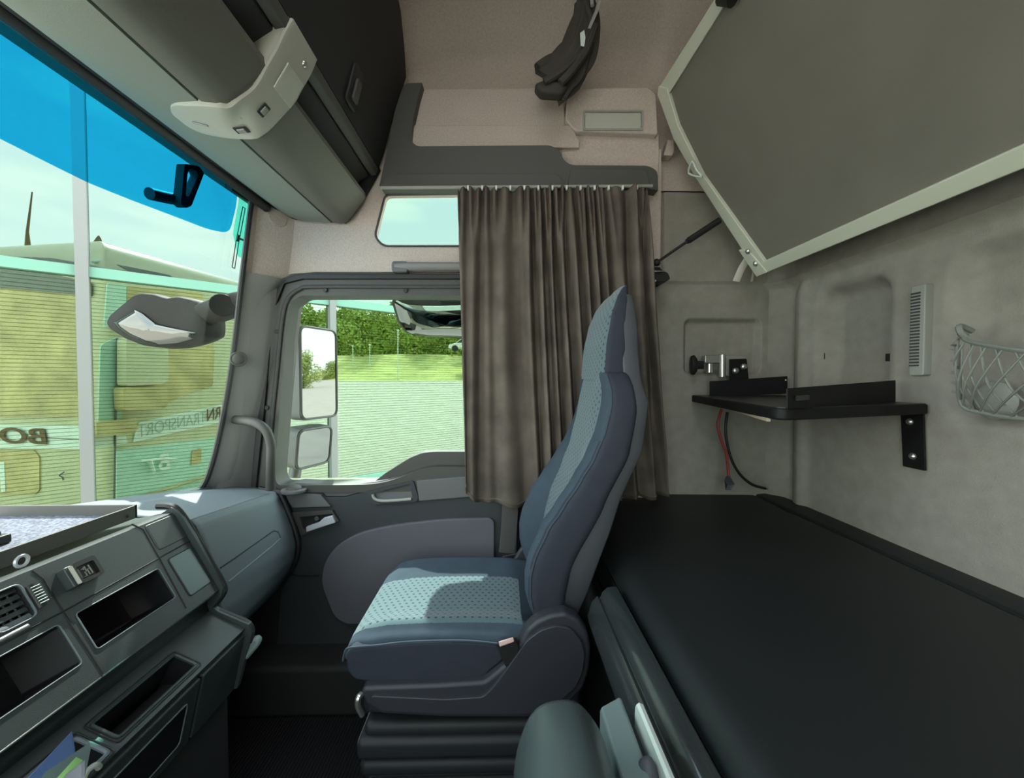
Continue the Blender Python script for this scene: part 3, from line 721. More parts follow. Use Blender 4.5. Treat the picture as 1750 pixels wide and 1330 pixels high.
bm = tube_bm(catmull([P(1003, 12, 1.392), P(1010, 40, 1.39), P(1000, 70, 1.385), P(985, 95, 1.385), P(962, 120, 1.39), P(930, 140, 1.40)], 5), .012, 8, None, flat=1)
tube_bm(catmull([P(1016, 45, 1.395), P(1002, 85, 1.385), P(980, 118, 1.388), P(958, 142, 1.395)], 5), .014, 8, bm)
obj('cloth_fold', bm, M['darkcloth'], tc_)
bm = plate_bm([XZ(*p, 1.36) for p in [(992, 54), (999, 49), (1001, 62), (999, 77), (993, 76)]], [], ymap(1.365), .002)
obj('care_tag', bm, M['white'], tc_, label='small white care tag')
bm = tube_bm([P(1030, -20, 1.37), P(1019, 20, 1.375), P(1006, 50, 1.38)], .009, 8, None, flat=.4)
tube_bm([P(1010, -20, 1.37), P(1012, 10, 1.372)], .006, 8, bm)
obj('tie_strap', bm, M['vent'], tc_)

# ================================================================== CURTAIN
cur = thing('door_curtain', 'grey-brown pleated curtain hanging behind the seat over the door window', 'curtain', P(950, 330, 1.5))
def curt(u, v):
    Y0 = 1.488
    a = P(782, 322, Y0).lerp(P(1106, 320, Y0), u)
    bx = [(0, 797, 832), (.05, 797, 846), (.12, 815, 858), (.28, 885, 866), (.40, 930, 862), (.6, 1010, 852), (.8, 1080, 852), (1, 1140, 850)]
    for (u0, x0, y0_), (u1, x1, y1_) in zip(bx, bx[1:]):
        if u <= u1: t = (u - u0) / (u1 - u0); b = P(x0 + (x1 - x0) * t, y0_ + (y1_ - y0_) * t, Y0); break
    k = v ** 1.05
    p = a.lerp(b, k)
    p.x += -.018 * math.sin(math.pi * v) * (1 - u) * 0
    uu = u + .035 * math.sin(9 * u + 1.0) + .012 * math.sin(23 * u + 2.5)
    g = ss(.22, .40, u)
    fr = 1 - v
    ph = 2 * math.pi * uu * 15
    top = .013 * math.sin(2 * math.pi * uu * 27 + 1.5 * math.sin(17 * u)) * (1 - ss(0, .22, v))
    fold = (.009 + .013 * g) * math.sin(ph + .5 * math.sin(3.2 * v + 5 * u)) * ss(-.1, .25, v)
    fold += (.011) * math.sin(2 * math.pi * uu * 6.3 + 1.1 + .8 * v) * ss(0, .5, v) * (1 - .4 * g)
    fold += .006 * g * math.sin(2 * math.pi * uu * 29 + 2 * v + 3 * math.sin(4 * v))
    bunch = .012 * math.sin(2 * math.pi * uu * 13 + 1.3) * (1 - ss(0, .05, v))
    p.y += top + fold
    p.z += bunch * .5 + .006 * math.sin(40 * u) * (v > .97)
    p.y += .012 * (noise.noise(Vector((u * 9, v * 5, 1.0)))) * ss(.2, .8, v)
    return p
obj('cloth', sheet_bm(420, 90, curt), M['curtain'], cur, smooth=80, solid=.0025)
bm = tube_bm(catmull([curt(i / 80, .992) + Vector((0, -.002, .004)) for i in range(81)], 2), .0035, 6)
obj('hem', bm, M['curtain'], cur)
rail = tube_bm([P(650, 321, 1.49), P(1115, 318, 1.49)], .006, 8)
obj('curtain_track', rail, M['vent'], cur)
for i in range(13):
    c = P(800 + i * 24, 321, 1.478); obj('runner', box_bm(c.x - .003, c.x + .003, c.y - .006, c.y + .006, c.z - .008, c.z + .006), M['white'], cur, label='white curtain runner')

# ================================================================== GAS STRUT
gs = thing('gas_strut', 'thin black gas strut between the side wall and the raised bunk', 'gas strut', P(1130, 470, 1.60))
a, b, c = P(1122, 449, 1.55), P(1174, 413, 1.54), P(1229, 377, 1.545)
obj('piston_rod', tube_bm([a, b], .0055, 10), M['rubber'], gs)
obj('cylinder', tube_bm([b, b.lerp(c, .05), b.lerp(c, .06), c], [.010, .010, .0125, .0125], 12), M['rubber'], gs)
obj('ball_joint', dome_bm(a, (0, -1, .1), .015, .015), M['rubber'], gs)
obj('mount_bracket', plate_bm(round_poly([XZ(*p, 1.56) for p in [(1117, 452), (1127, 452), (1132, 462), (1142, 466), (1146, 476), (1138, 482), (1118, 482), (1111, 474), (1116, 462)]], .005), [], ymap(1.56), .10), M['rubber'], gs, bevel=.004)
obj('mount_plate', tube_bm([P(1119, 455, 1.555), P(1128, 456, 1.555), P(1133, 464, 1.555), P(1119, 464, 1.555), P(1113, 472, 1.555), P(1121, 481, 1.555)], .0035, 6), M['steel'], gs)

# ================================================================== RAISED UPPER BUNK
A = P(1300, 467, 1.50); B = P(1130, 148, 1.50)
bn = Vector((B.z - A.z, 0, A.x - B.x)); bn = bn.normalized()           # plane normal in XZ
if bn.x > 0: bn = -bn                                                    # towards the cab
def BK(px, py, off=0.0): return PP(px, py, A + bn * off, bn)
ub = thing('upper_bunk', 'folded-up upper bunk with dark grey underside and pale frame', 'bunk', A)
outer = [A, BK(1278, 424), BK(1192, 296), BK(1160, 232), BK(1130, 148), BK(1180, 78), BK(1240, -5)]
outer = [A, BK(1192, 297), B, BK(1238, -2)]
e = (B - A); up_ = Vector((e.x, 0, e.z)).normalized()
def uv(p): d = p - A; return (d.dot(up_), p.y)
def bmap(off): return lambda a, b, t: tuple(Vector((A.x, 0, A.z)) + up_ * a + Vector((0, b, 0)) - bn * (t - off))
o2 = [uv(p) for p in outer]
topu = o2[-1][0]
poly = [o2[0], o2[1], o2[2], o2[3], (topu + .02, -.5), (0, -.5)]
obj('underside', plate_bm(poly, [], bmap(0), .05), M['bunk'], ub)
def bar(name, pts, t=.012, m='alu', back=.06):
    return obj(name, plate_bm([uv(p) for p in pts], [], bmap(t), back + t), M[m], ub, bevel=.003)
bar('side_frame', [BK(1300, 467), BK(1316, 452), BK(1205, 297), BK(1163, 212), BK(1147, 158), BK(1145, 148), BK(1130, 144), BK(1128, 160), BK(1155, 235), BK(1192, 300)], .012)
bar('front_frame', [BK(1128, 150), BK(1146, 160), BK(1256, -14), BK(1232, -14)], .010)
q0, q1 = BK(1303, 468), BK(1306, 446)
bar('rear_frame', [q0, q1, Vector((q1.x, -.5, q1.z)), Vector((q0.x, -.5, q0.z))], .014)
br = bar('corner_plate', [BK(1268, 424), BK(1284, 424), BK(1318, 462), BK(1299, 470)], .017)
for p in ((1278, 430), (1291, 451)):
    c = BK(*p, .017); obj('bolt', dome_bm(c, bn, .011, .008, 10), M['steel'], br)
t_ = obj('lashing_ring', tube_bm(catmull([BK(1183, 276, .03), BK(1177, 296, .035), BK(1199, 302, .03), BK(1190, 290, .03)], 4, True) + [BK(1183, 276, .03)], .0035, 6), M['white'], ub)
obj('hinge_block', tube_bm([BK(1232, -4, .03), BK(1252, -1, .03)], .018, 10), M['rubber'], ub)
# white webbing straps under the bunk corner
for k, pts in enumerate([[(1282, 436), (1274, 448), (1266, 462), (1258, 481)], [(1287, 452), (1288, 463), (1285, 481)]]):
    bm = tube_bm(catmull([P(x, y, 1.53 + .02 * i) for i, (x, y) in enumerate(pts)], 5), .014 - k * .006, 8, None, flat=.2, up=(0, 1, 0))
    tag(obj('bunk_strap', bm, M['strapw']), ['wider pale webbing strap hanging from the raised bunk corner', 'narrow pale webbing strap at the lowest bolt of the raised bunk'][k], 'strap')

# ================================================================== LOWER BUNK
ZB = CZ - .50
lb = thing('lower_bunk', 'black vinyl lower bunk mattress behind the seat', 'bunk', (.72, .6, 0))
def matt(u, v):
    x = .300 + u * .80; y = -.62 + v * 2.30
    d = min(u * .8, 1.0 * .8); e2 = min((1 - u) * .8, .8)
    z = ZB - .045 * (1 - min(1, d / .05)) ** 2 - .012 * (1 - min(1, e2 / .03)) ** 2
    z += .006 * math.sin(math.pi * u) + .003 * noise.noise(Vector((x * 3, y * 3, 0)))
    return (x, y, z)
bm = sheet_bm(60, 60, matt)
box_bm(.300, 1.10, -.62, 1.68, ZB - .14, ZB - .055, bm)
obj('mattress', bm, M['vinyl'], lb, smooth=50)
o = obj('rear_bolster', profile_bm(round_poly([(1.088, ZB - .1), (1.088, ZB + .004), (1.175, ZB + .010), (1.175, ZB - .1)], .012), -.62, 1.685), M['vinyl'], lb, smooth=50)
rp = [(.215, ZB - .115), (.212, ZB - .095), (.222, ZB - .062), (.236, ZB - .046), (.243, ZB - .050), (.249, ZB - .036), (.262, ZB - .024), (.285, ZB - .022), (.290, ZB - .03), (.290, ZB - .12)]
obj('front_rail', profile_bm(rp, -.62, .985), M['rail'], lb, smooth=25, bevel=.002)
obj('bunk_base', box_bm(.30, 1.18, -.62, 1.68, .01, ZB - .13), M['black_trim'], lb)

# ================================================================== CORNER SHELF
cs = thing('corner_shelf', 'black corner shelf bracketed to the rear wall above the bunk', 'shelf', P(1340, 700, 1.45))
zt = CZ - .072
pts = [PZ(1186, 680, zt), PZ(1212, 672, zt), PZ(1345, 668, zt), PZ(1530, 684, zt), PZ(1588, 690, zt), PZ(1570, 697, zt), PZ(1380, 706, zt), PZ(1330, 706, zt), PZ(1240, 692, zt)]
def sp_(px, py): 
    p = PZ(px, py, zt); return (p.x, p.y)
# plan outline: far-left corner, along the side wall, along the rear wall, near end, diagonal front
sl = [(.80, 1.64), (1.13, 1.64), (1.145, 1.0), (1.085, 1.01), (.95, 1.245), (.90, 1.275), (.865, 1.30)]
fl = P(1187, 686, 1.635); c1 = P(1345, 703, 1.30); c2 = PX(1587, 697, 1.148)
zt = CZ - .068; fc = PZ(1332, 699, zt); rc_ = PX(1587, 692, 1.158)
sl = [(fl.x, 1.66), (1.15, 1.66), (1.158, rc_.y), (fc.x, fc.y)]
o = obj('board', plate_bm(round_poly(sl, [.005, .01, .006, .06], 6), [], zmap(zt - .028), .028), M['shelfblack'], cs, bevel=.006, seg=3)
obj('board_top', plate_bm(round_poly([(x * .985 + .015, y * .99 + .014) for x, y in sl], [.005, .01, .006, .06], 6), [], zmap(zt), .0015), M['shelftop'], cs)
obj('raw_edge', tube_bm([Vector((sl[0][0] - .008, 1.40, zt - .031)), Vector((fc.x + .016, fc.y + .06, zt - .031))], .006, 4), M['wood'], cs, label='strip of raw chipboard under the front edge')
# upright angle strips
def upright(pa, pb, pc, pd, Ya, Yb, t=.004):
    q = [P(*pa, Ya), P(*pb, Yb), P(*pc, Yb), P(*pd, Ya)]; n = (q[1] - q[0]).cross(q[3] - q[0]).normalized() * t
    return loft_bm([q, [p + n for p in q]])
obj('upright_strip', upright((1213, 652), (1346, 643), (1346, 672), (1213, 680), 1.62, 1.58), M['shelfblack'], cs, bevel=.0015)
a, b = PX(1345, 664, 1.135), PX(1530, 650, 1.135); c, d = PX(1530, 686, 1.135), PX(1345, 699, 1.135)
zb_ = zt + .001
q = [Vector((1.10, 1.46, CZ - .035)), Vector((1.11, 1.14, CZ + .0)), Vector((1.11, 1.14, zb_)), Vector((1.10, 1.46, zb_))]
ua, ub_ = PZ(1346, 699, zt + .001), PX(1531, 686, 1.148); ub_.z = zt + .001
q = [P(1346, 664, ua.y), P(1531, 650, ub_.y), Vector((P(1531, 686, ub_.y).x, ub_.y, zt + .001)), ua]
n = (q[1] - q[0]).cross(q[3] - q[0]).normalized() * .004
st2 = obj('upright_strip', loft_bm([q, [p + n for p in q]]), M['shelfblack'], cs, bevel=.0015)
obj('paint_patch', tube_bm([q[0].lerp(q[3], .5).lerp(q[1].lerp(q[2], .5), t_) + Vector((0, -.004, 0)) for t_ in (.05, .15)], .006, 8, None, flat=.2, up=(0, 1, 0)), M['shelftop'], st2, label='worn grey patch')
tb = yplate('wall_tab', [(1247, 614), (1276, 613), (1280, 650), (1247, 652)], 1.615, .005, M['shelfblack'], cs, .003, bevel=.001)
for p in ((1257, 634), (1271, 627)):
    c = P(*p, 1.614); obj('bolt', dome_bm(c, (0, -1, 0), .014, .010, 10), M['steel'], tb)
xb = 1.160
bk = [(YZ(*p, xb)) for p in [(1541, 706), (1580, 706), (1583, 805), (1545, 797)]]
wb = obj('wall_bracket', plate_bm(round_poly(bk, .003), [], xmap(xb - .004), .005), M['shelfblack'], cs, bevel=.001)
for p in ((1555, 721), (1560, 780)):
    c = PX(*p, xb - .004); obj('bolt', dome_bm(c, (-1, 0, 0), .010, .008, 10), M['steel'], wb)
for p, Y in (((1343, 650), 1.578), ((1524, 656), ub_.y)):
    c = P(*p, Y); obj('screw', dome_bm(c, (-.3, -1, 0), .005, .004, 8), M['steel'], cs)
# T-handled pull fitting
th = thing('pull_handle', 'silver spring latch with a black T-knob in the wall recess', 'latch', P(1225, 630, 1.63))
Y = 1.645
obj('knob', loft_bm([[P(1187 + dx + 4 * math.cos(a) * 0, 624, Y) + Vector((0, math.cos(a) * r * .45, math.sin(a) * r * 1.0)) for a in [2 * math.pi * k / 16 for k in range(16)]] for dx, r in ((-7, .012), (-6, .038), (-1, .042), (3, .030), (5, .017), (15, .016))]), M['rubber'], th, smooth=50)
obj('slide_bar', box_bm(P(1202, 614, Y).x, P(1236, 614, Y).x, Y - .016, Y + .016, P(1202, 621, Y).z, P(1202, 608, Y).z), M['steel'], th, bevel=.002)
obj('spring_pin', tube_bm([P(1212, 621, Y), P(1212, 638, Y)], .013, 14), M['steel'], th, bevel=.003)
obj('guide_post', tube_bm([P(1234, 606, Y - .01), P(1234, 645, Y - .01)], .014, 14), M['steel'], th, bevel=.002)
o = yplate('base_plate', [(1241, 608), (1270, 608), (1276, 613), (1276, 643), (1241, 643)], Y, .05, M['vent'], th, .006, bevel=.003)
# loose cables
bm = tube_bm(catmull([P(1233, 700, 1.56), P(1227, 725, 1.55), P(1232, 750, 1.55), P(1241, 775, 1.555), P(1244, 800, 1.56), P(1245, 815, 1.56)], 6), .0055, 8)
rc = tag(obj('cable', bm, M['red']), 'thin red cable with grey plug hanging under the corner shelf', 'cable')
obj('plug', loft_bm([[P(1244 + x, 814 + y, 1.555) for x, y in ((-3, 0), (3, 0), (3, 3), (-3, 3))], [P(1246 + x, 824 + y, 1.54) for x, y in ((-8, -4), (10, 4), (2, 14), (-6, 14))], [P(1246 + x, 838, 1.555) for x in (-4, -2, 2, 4)]]), M['shell'], rc, label='grey plug')
bm = tube_bm(catmull([P(1243, 705, 1.57), P(1240, 730, 1.56), P(1242, 755, 1.56), P(1250, 785, 1.565), P(1264, 810, 1.57), P(1285, 828, 1.58), P(1308, 835, 1.60)], 6), .0055, 8)
bc = tag(obj('cable', bm, M['rubber']), 'black cable with bare end curving below the corner shelf', 'cable')
obj('bare_end', tube_bm([P(1303, 834, 1.598), P(1312, 836, 1.603)], .004, 6), M['steel'], bc)

# rear wall vent strip, clips
vt = thing('vent_strip', 'tall narrow grey louvred vent on the rear wall', 'vent', PX(1570, 560, 1.15))
va, vb = YZ(1559, 488, 1.155), YZ(1584, 642, 1.155)
y_1, y_0 = PX(1559, 560, 1.155).y, PX(1584, 560, 1.155).y
zt_, zb2 = PX(1575, 487, 1.155).z, PX(1575, 642, 1.155).z
obj('vent_plate', plate_bm(rrect(y_0, y_1, zb2, zt_, .006), [], xmap(1.148), .03), M['vent'], vt, bevel=.003)
for i in range(24):
    z = zt_ - .022 - i * (zt_ - zb2 - .05) / 23
    bm = box_bm(1.145, 1.149, y_0 + .012, y_1 - .003, z - .0022, z + .0022); obj('louvre', bm, M['seal'], vt)
for k, (x, y) in enumerate(((1411, 609), (1523, 611))):
    c = PX(x, y, 1.205); o = obj('wall_clip', box_bm(c.x - .012, c.x + .01, c.y - .008, c.y + .008, c.z - .012, c.z + .012), M['rubber'], bevel=.002)
    tag(o, ['small black clip at the far side of the rear wall recess', 'small black clip at the near side of the rear wall recess'][k], 'clip')
# luggage net
net = thing('storage_net', 'grey cord storage net sagging on the rear wall', 'net', PX(1690, 640, 1.13))
xn = 1.135
def NP(px, py, d=0.0): return PX(px, py, xn - d)
hem = catmull([NP(1640, 570), NP(1655, 583, .02), NP(1690, 591, .04), NP(1750, 600, .06), NP(1860, 615, .06), NP(1980, 630, .0)], 6)
bot = catmull([NP(1636, 590), NP(1638, 640), NP(1640, 680, .01), NP(1650, 698, .01), NP(1680, 706, .01), NP(1730, 714, .01), NP(1830, 722, .01), NP(1980, 735)], 6)
obj('net_border', tube_bm(hem, .0055, 8), M['net'], net); obj('net_border', tube_bm(bot, .005, 8), M['net'], net)
bm = bmesh.new()
def along(c, t): f = t * (len(c) - 1); i = min(int(f), len(c) - 2); return c[i].lerp(c[i + 1], f - i)
lastbot = [p for p in bot]
for i in range(9):
    a = along(hem, i / 9); b = along(bot, .30 + .70 * min(1, (i + 2.6) / 9)); mid = a.lerp(b, .5) + Vector((-.025, 0, -.01))
    tube_bm(catmull([a, mid, b], 5), .0024, 6, bm)
    a = along(hem, (i + .5) / 9); b = along(bot, max(0, .30 + .70 * (i - 1.8) / 9) if i > 1 else .12 * i); mid = a.lerp(b, .5) + Vector((-.02, 0, -.01))
    tube_bm(catmull([a, mid, b], 5), .0024, 6, bm)
for i in range(5):
    tube_bm([along(bot, .03 + .055 * i), along(bot, .03 + .055 * i) + Vector((-.004, .012, .004))], .004, 6, bm)
obj('net_cords', bm, M['net'], net)
c = NP(1641, 566, .01); hk = obj('net_hook', tube_bm(catmull([c + Vector((.03, 0, .0)), c + Vector((0, .0, .012)), c + Vector((-.012, -.01, -.002)), c + Vector((0, -.012, -.016))], 5), .007, 8), M['net'], net)
c = PX(1700, 685, 1.165); o = obj('wall_hook', dome_bm(c, (-1, 0, 0), .045, .012, 20), M['vent']); tag(o, 'round grey wall boss behind the storage net', 'hook')
# ================================================================== PASSENGER SEAT
seat = thing('passenger_seat', 'blue-grey velour cab seat with dotted centre panels on a dark pedestal', 'seat', (-.05, 1.23, 0))
YN, YF = .995, 1.440; YM = (YN + YF) / 2; HW = (YF - YN) / 2
TOP = [(-.412, -.712), (-.405, -.686), (-.39, -.668), (-.36, -.652), (-.30, -.641), (-.2, -.637), (-.1, -.637), (0, -.640), (.06, -.645), (.14, -.65)]
BOT = [(-.412, -.722), (-.405, -.745), (-.39, -.758), (-.36, -.768), (-.30, -.773), (-.2, -.773), (-.1, -.770), (0, -.764), (.14, -.76)]
XS = [-.412, -.409, -.403, -.394, -.38, -.36, -.33] + [-.30 + i * .025 for i in range(18)]
NS = 72
def cush_ring(x):
    t, b = interp(TOP, x), interp(BOT, x); hw = HW - .028 * (1 - ss(-.412, -.34, x)); out = []
    hw -= .0
    for k in range(NS):
        a = 2 * math.pi * k / NS; c, s = math.cos(a), math.sin(a); e = .36
        y = math.copysign(abs(c) ** e, c); z = math.copysign(abs(s) ** e, s)
        zz = (t + b) / 2 + z * (t - b) / 2
        if z > 0:
            dip = .018 * (1 - ss(.40, .72, abs(y))) - .012 * (1 - ss(0, .12, abs(abs(y) - .80)))
            zz -= dip * z * ss(-.41, -.34, x)
            zz -= .030 * ss(.02, .13, x) * z * (1 - ss(.75, .9, abs(y)))
        out.append(Vector((x, YM + y * hw, CZ + zz)))
    return out
crings = [cush_ring(x) for x in XS]
def yrel(p): return (p.y - YM) / HW
def split_loft(rings, pred):
    n = len(rings[0]); A_, B_ = bmesh.new(), bmesh.new(); res = []
    for bm, want in ((A_, False), (B_, True)):
        ly = bm.loops.layers.uv.new('UVMap'); vv = {}
        def V(i, k):
            if (i, k) not in vv: vv[(i, k)] = bm.verts.new(rings[i][k])
            return vv[(i, k)]
        s = [0.0]
        for i in range(1, len(rings)): s.append(s[-1] + (rings[i][n // 4] - rings[i - 1][n // 4]).length)
        for i in range(len(rings) - 1):
            for k in range(n):
                k2 = (k + 1) % n; c = (rings[i][k] + rings[i + 1][k2]) / 2
                if pred(c, i, k) != want: continue
                f = bm.faces.new([V(i, k), V(i, k2), V(i + 1, k2), V(i + 1, k)])
                for lp, (ii, kk) in zip(f.loops, ((i, k), (i, k2), (i + 1, k2), (i + 1, k))): lp[ly].uv = (s[ii], rings[ii][kk].y)
        if not want:
            bm.faces.new([V(0, k) for k in range(n)][::-1]); bm.faces.new([V(len(rings) - 1, k) for k in range(n)])
    return A_, B_
def ky(k, e):
    c = math.cos(2 * math.pi * (k + .5) / NS); return math.copysign(abs(c) ** e, c)
def cpred(c, i, k):
    return math.sin(2 * math.pi * (k + .5) / NS) > 0 and -.86 < ky(k, .36) < .46 and c.x < .045 and i > 1
    return c.z > CZ + (interp(TOP, c.x) + interp(BOT, c.x)) / 2 + .004 and -.88 < yrel(c) < .62 - .24 * ss(-.40, -.22, c.x) and c.x < .045
# blue plain cover, dotted panel, darker side
a_, b_ = split_loft(crings, cpred)
cu = obj('seat_cushion', a_, M['seat'], seat, smooth=60)
obj('cushion_panel', b_, M['seatdot'], cu, smooth=60, label='dotted pale blue seat panel')
side = [(583, 1140), (584, 1118), (596, 1106), (640, 1103), (700, 1097), (790, 1095), (850, 1100), (862, 1125), (835, 1150), (826, 1164), (745, 1167), (640, 1172), (600, 1168)]
obj('side_cloth', plate_bm(round_poly([XZ(*p, .985) for p in [(590, 1120), (598, 1110), (640, 1107), (700, 1101), (790, 1098), (850, 1103), (864, 1128), (835, 1152), (828, 1162), (745, 1166), (640, 1170), (604, 1165), (591, 1148)]], .012), [], ymap(.988), .03), M['seatside'], cu, bevel=.008, seg=3)
pip = [p for p in [P(586, 1130, .99), P(590, 1113, .99), P(600, 1107, .99), P(640, 1103.5, .99), P(700, 1097, .99), P(790, 1095, .99), P(850, 1100, .99)]]
obj('piping', tube_bm(catmull(pip, 5), .0028, 6), M['seat'], cu)
# ---- backrest
WING = [(-.63, .075), (-.60, .062), (-.56, .052), (-.51, .050), (-.466, .058), (-.384, .092), (-.334, .128), (-.26, .178), (-.2, .215), (-.13, .246), (-.07, .262), (-.03, .266), (0, .262), (.03, .268)]
CENT = [(-.63, .12), (-.56, .125), (-.45, .143), (-.375, .160), (-.28, .198), (-.2, .226), (-.1, .247), (0, .264), (.03, .27)]
BACK = [(-.63, .165), (-.57, .172), (-.5, .187), (-.324, .274), (-.19, .336), (-.08, .354), (0, .346), (.03, .335)]
HALF = [(-.63, .205), (-.58, .215), (-.5, .222), (-.3, .228), (-.15, .227), (-.06, .220), (-.02, .206), (.004, .182), (.02, .160)]
def back_ring(zr):
    xw, xc, xb, hw = interp(WING, zr), interp(CENT, zr), interp(BACK, zr), interp(HALF, zr); out = []
    n = NS
    for k in range(n):
        a = 2 * math.pi * k / n; c, s = math.cos(a), math.sin(a); e = .42
        y = math.copysign(abs(c) ** e, c); f = math.copysign(abs(s) ** e, s)          # f>0 front
        if f > 0:
            xf = xc + (xw - xc) * ss(.42, .80, abs(y)) 
            x = (xf + xb) / 2 - f * (xb - xf) / 2
        else: x = (xc + (xw - xc) * ss(.42, .80, abs(y)) + xb) / 2 - f * (xb - (xc + (xw - xc) * ss(.42, .80, abs(y)))) / 2
        out.append(Vector((x, YM + y * hw, CZ + zr)))
    return out
ZS = [-.63 + i * .0175 for i in range(36)] + [.008, .018]
ZS = sorted(z for z in ZS if z <= .02)
brings = [back_ring(z) for z in ZS]
tp = [p.copy() for p in brings[-1]]; cc = sum(tp, Vector()) / len(tp)
def bpred(c, i, k):
    zr = c.z - CZ; xm = (interp(CENT, zr) + interp(BACK, zr)) / 2
    lim = .56 if zr < -.1 else .56 + .3 * ss(-.1, 0, zr)
    return math.sin(2 * math.pi * (k + .5) / NS) > 0 and -.67 < ky(k, .42) < .50 and zr > -.60
a_, b_ = split_loft(brings, bpred)
bk_ = obj('backrest', a_, [M['seat'], M['seatside']], seat, smooth=60)
for f in bk_.data.polygons:
    c = f.center + wpos(bk_); zr = c.z - CZ
    if abs(c.y - YM) > interp(HALF, zr) * .93 and c.x > interp(WING, zr) + .012: f.material_index = 1
obj('backrest_panel', b_, M['seatdot'], bk_, smooth=60, label='dotted pale blue backrest panel')
pts = [r_[31] + Vector((-.0008, -.0012, 0)) for r_ in brings[2:-1]]
obj('piping', tube_bm(pts, .0024, 6), M['seat'], bk_)
# ---- headrest
HF = [(0, .262), (.09, .268), (.17, .284), (.22, .303), (.25, .322), (.268, .345)]
HB = [(0, .335), (.1, .343), (.17, .345), (.25, .350), (.268, .356)]
HH = [(0, .162), (.06, .160), (.15, .152), (.22, .138), (.25, .122), (.268, .092)]
def head_ring(zr):
    xf, xb, hw = interp(HF, zr), interp(HB, zr), interp(HH, zr); out = []
    for k in range(NS):
        a = 2 * math.pi * k / NS; c, s = math.cos(a), math.sin(a); e = .36
        y = math.copysign(abs(c) ** e, c); f = math.copysign(abs(s) ** e, s)
        out.append(Vector(((xf + xb) / 2 - f * (xb - xf) / 2 + .004 * (y * y) * (f > 0), YM + .010 + y * hw, CZ + zr)))
    return out
hr = [head_ring(z) for z in [0 + i * .0134 for i in range(21)]]
tp = hr[-1]; c = sum(tp, Vector()) / len(tp)
hr.append([c.lerp(p, .6) + Vector((0, 0, .006)) for p in tp]); hr.append([c.lerp(p, .12) + Vector((0, 0, .008)) for p in tp])
def hpred(c, i, k): 
    return math.sin(2 * math.pi * (k + .5) / NS) > 0 and abs(ky(k, .36)) < .95
a_, b_ = split_loft(hr, hpred)
hd = obj('headrest', a_, M['seatside'], seat, smooth=60)
obj('headrest_panel', b_, M['seatdot'], hd, smooth=60, label='dotted pale blue headrest panel')
# ---- plastic shell behind
def shell_ring(zr):
    xb = interp([(-.66, .20), (-.575, .233), (-.31, .314), (-.19, .368), (-.06, .384), (-.01, .370), (.0, .378), (.148, .374), (.22, .366), (.24, .360)], zr); hw = interp([(-.66, .17), (-.5, .205), (-.06, .208), (-.01, .19), (.02, .148), (.15, .142), (.24, .12)], zr)
    xf = interp(BACK, zr) - .02 if zr < .02 else interp(HB, zr) - .02
    return [Vector((xf + (xb - xf) * f, YM + y * hw, CZ + zr)) for f, y in ((0, -1), (.45, -1), (.85, -.95), (1, -.8), (1, .8), (.85, .95), (.45, 1), (0, 1))]
obj('back_shell', loft_bm([shell_ring(z) for z in (-.64, -.57, -.5, -.4, -.31, -.25, -.19, -.12, -.06, -.02, .01, .08, .148, .2, .235)]), M['shell'], seat, smooth=60, bevel=.004)
# ---- side cover with round recliner cap, underframe
cov = [(617, 1182), (622, 1176), (750, 1171), (828, 1166), (846, 1152), (868, 1134), (886, 1104), (902, 1076), (918, 1062), (940, 1052), (966, 1048), (990, 1060), (1006, 1084), (1011, 1112), (1007, 1150), (996, 1180), (978, 1198), (945, 1226), (900, 1229), (760, 1228), (650, 1222), (622, 1202)]
cv = obj('side_cover', plate_bm(round_poly([XZ(*p, .965) for p in cov], .008), [], ymap(.965), .045), M['cover'], seat, bevel=.010, seg=4)
ri = [(632, 1190), (760, 1196), (826, 1192), (842, 1176), (862, 1150), (900, 1096), (924, 1078), (950, 1070), (975, 1074), (994, 1096), (1000, 1120), (996, 1150), (984, 1176), (950, 1206), (900, 1222), (760, 1222), (650, 1216)]
obj('cover_face', plate_bm(round_poly([XZ(*p, .955) for p in ri], .01), [], ymap(.955), .03), M['cover'], cv, bevel=.012, seg=4)
obj('underframe', box_bm(-.36, .20, 1.0, 1.45, CZ - .86, CZ - .755), M['cover'], seat, bevel=.02, seg=3)
cov2 = [XZ(*p, .965) for p in cov]
obj('far_cover', plate_bm(round_poly(cov2, .008), [], ymap(1.425), .025), M['cover'], seat, bevel=.010, seg=3)
obj('lever', tube_bm(catmull([P(618, 1186, .97), P(612, 1194, .96), P(612, 1208, .96), P(619, 1222, .97)], 5), .007, 8), M['steel'], seat, label='bright metal slide lever')
for i, (z1, z0, x0, x1, ya) in enumerate(((-.862, -.902, -.350, .12, .978), (-.890, -.944, -.364, .13, .962), (-.950, -.992, -.358, .13, .968), (-.985, -1.04, -.348, .12, .978))):
    obj('bellows_fold', box_bm(x0, x1, ya, 1.46, CZ + z0, CZ + z1), M['bellows'], seat, bevel=.016, seg=3)
obj('pedestal', box_bm(-.33, .12, .99, 1.44, 0.003, CZ - 1.02), M['cover'], seat, bevel=.02, seg=3)
obj('step_plate', box_bm(-.335, .10, .955, 1.0, 0.003, CZ - .995), M['cover'], seat, bevel=.012, seg=3)
# buckle
bk = obj('buckle', loft_bm([[P(x, y, .96) for x, y in ((852, 1098), (882, 1088), (888, 1110), (878, 1138), (864, 1140), (856, 1122))], [P(x, y, .99) for x, y in ((852, 1098), (882, 1088), (888, 1110), (878, 1138), (864, 1140), (856, 1122))]]), M['rubber'], seat, bevel=.004, seg=3)
obj('buckle_button', loft_bm([[P(x, y, .953) for x, y in ((852, 1097), (877, 1089), (879, 1097), (854, 1106))], [P(x, y, .975) for x, y in ((852, 1097), (877, 1089), (879, 1097), (854, 1106))]]), M['buckle'], bk, bevel=.002, label='pale pink release button')
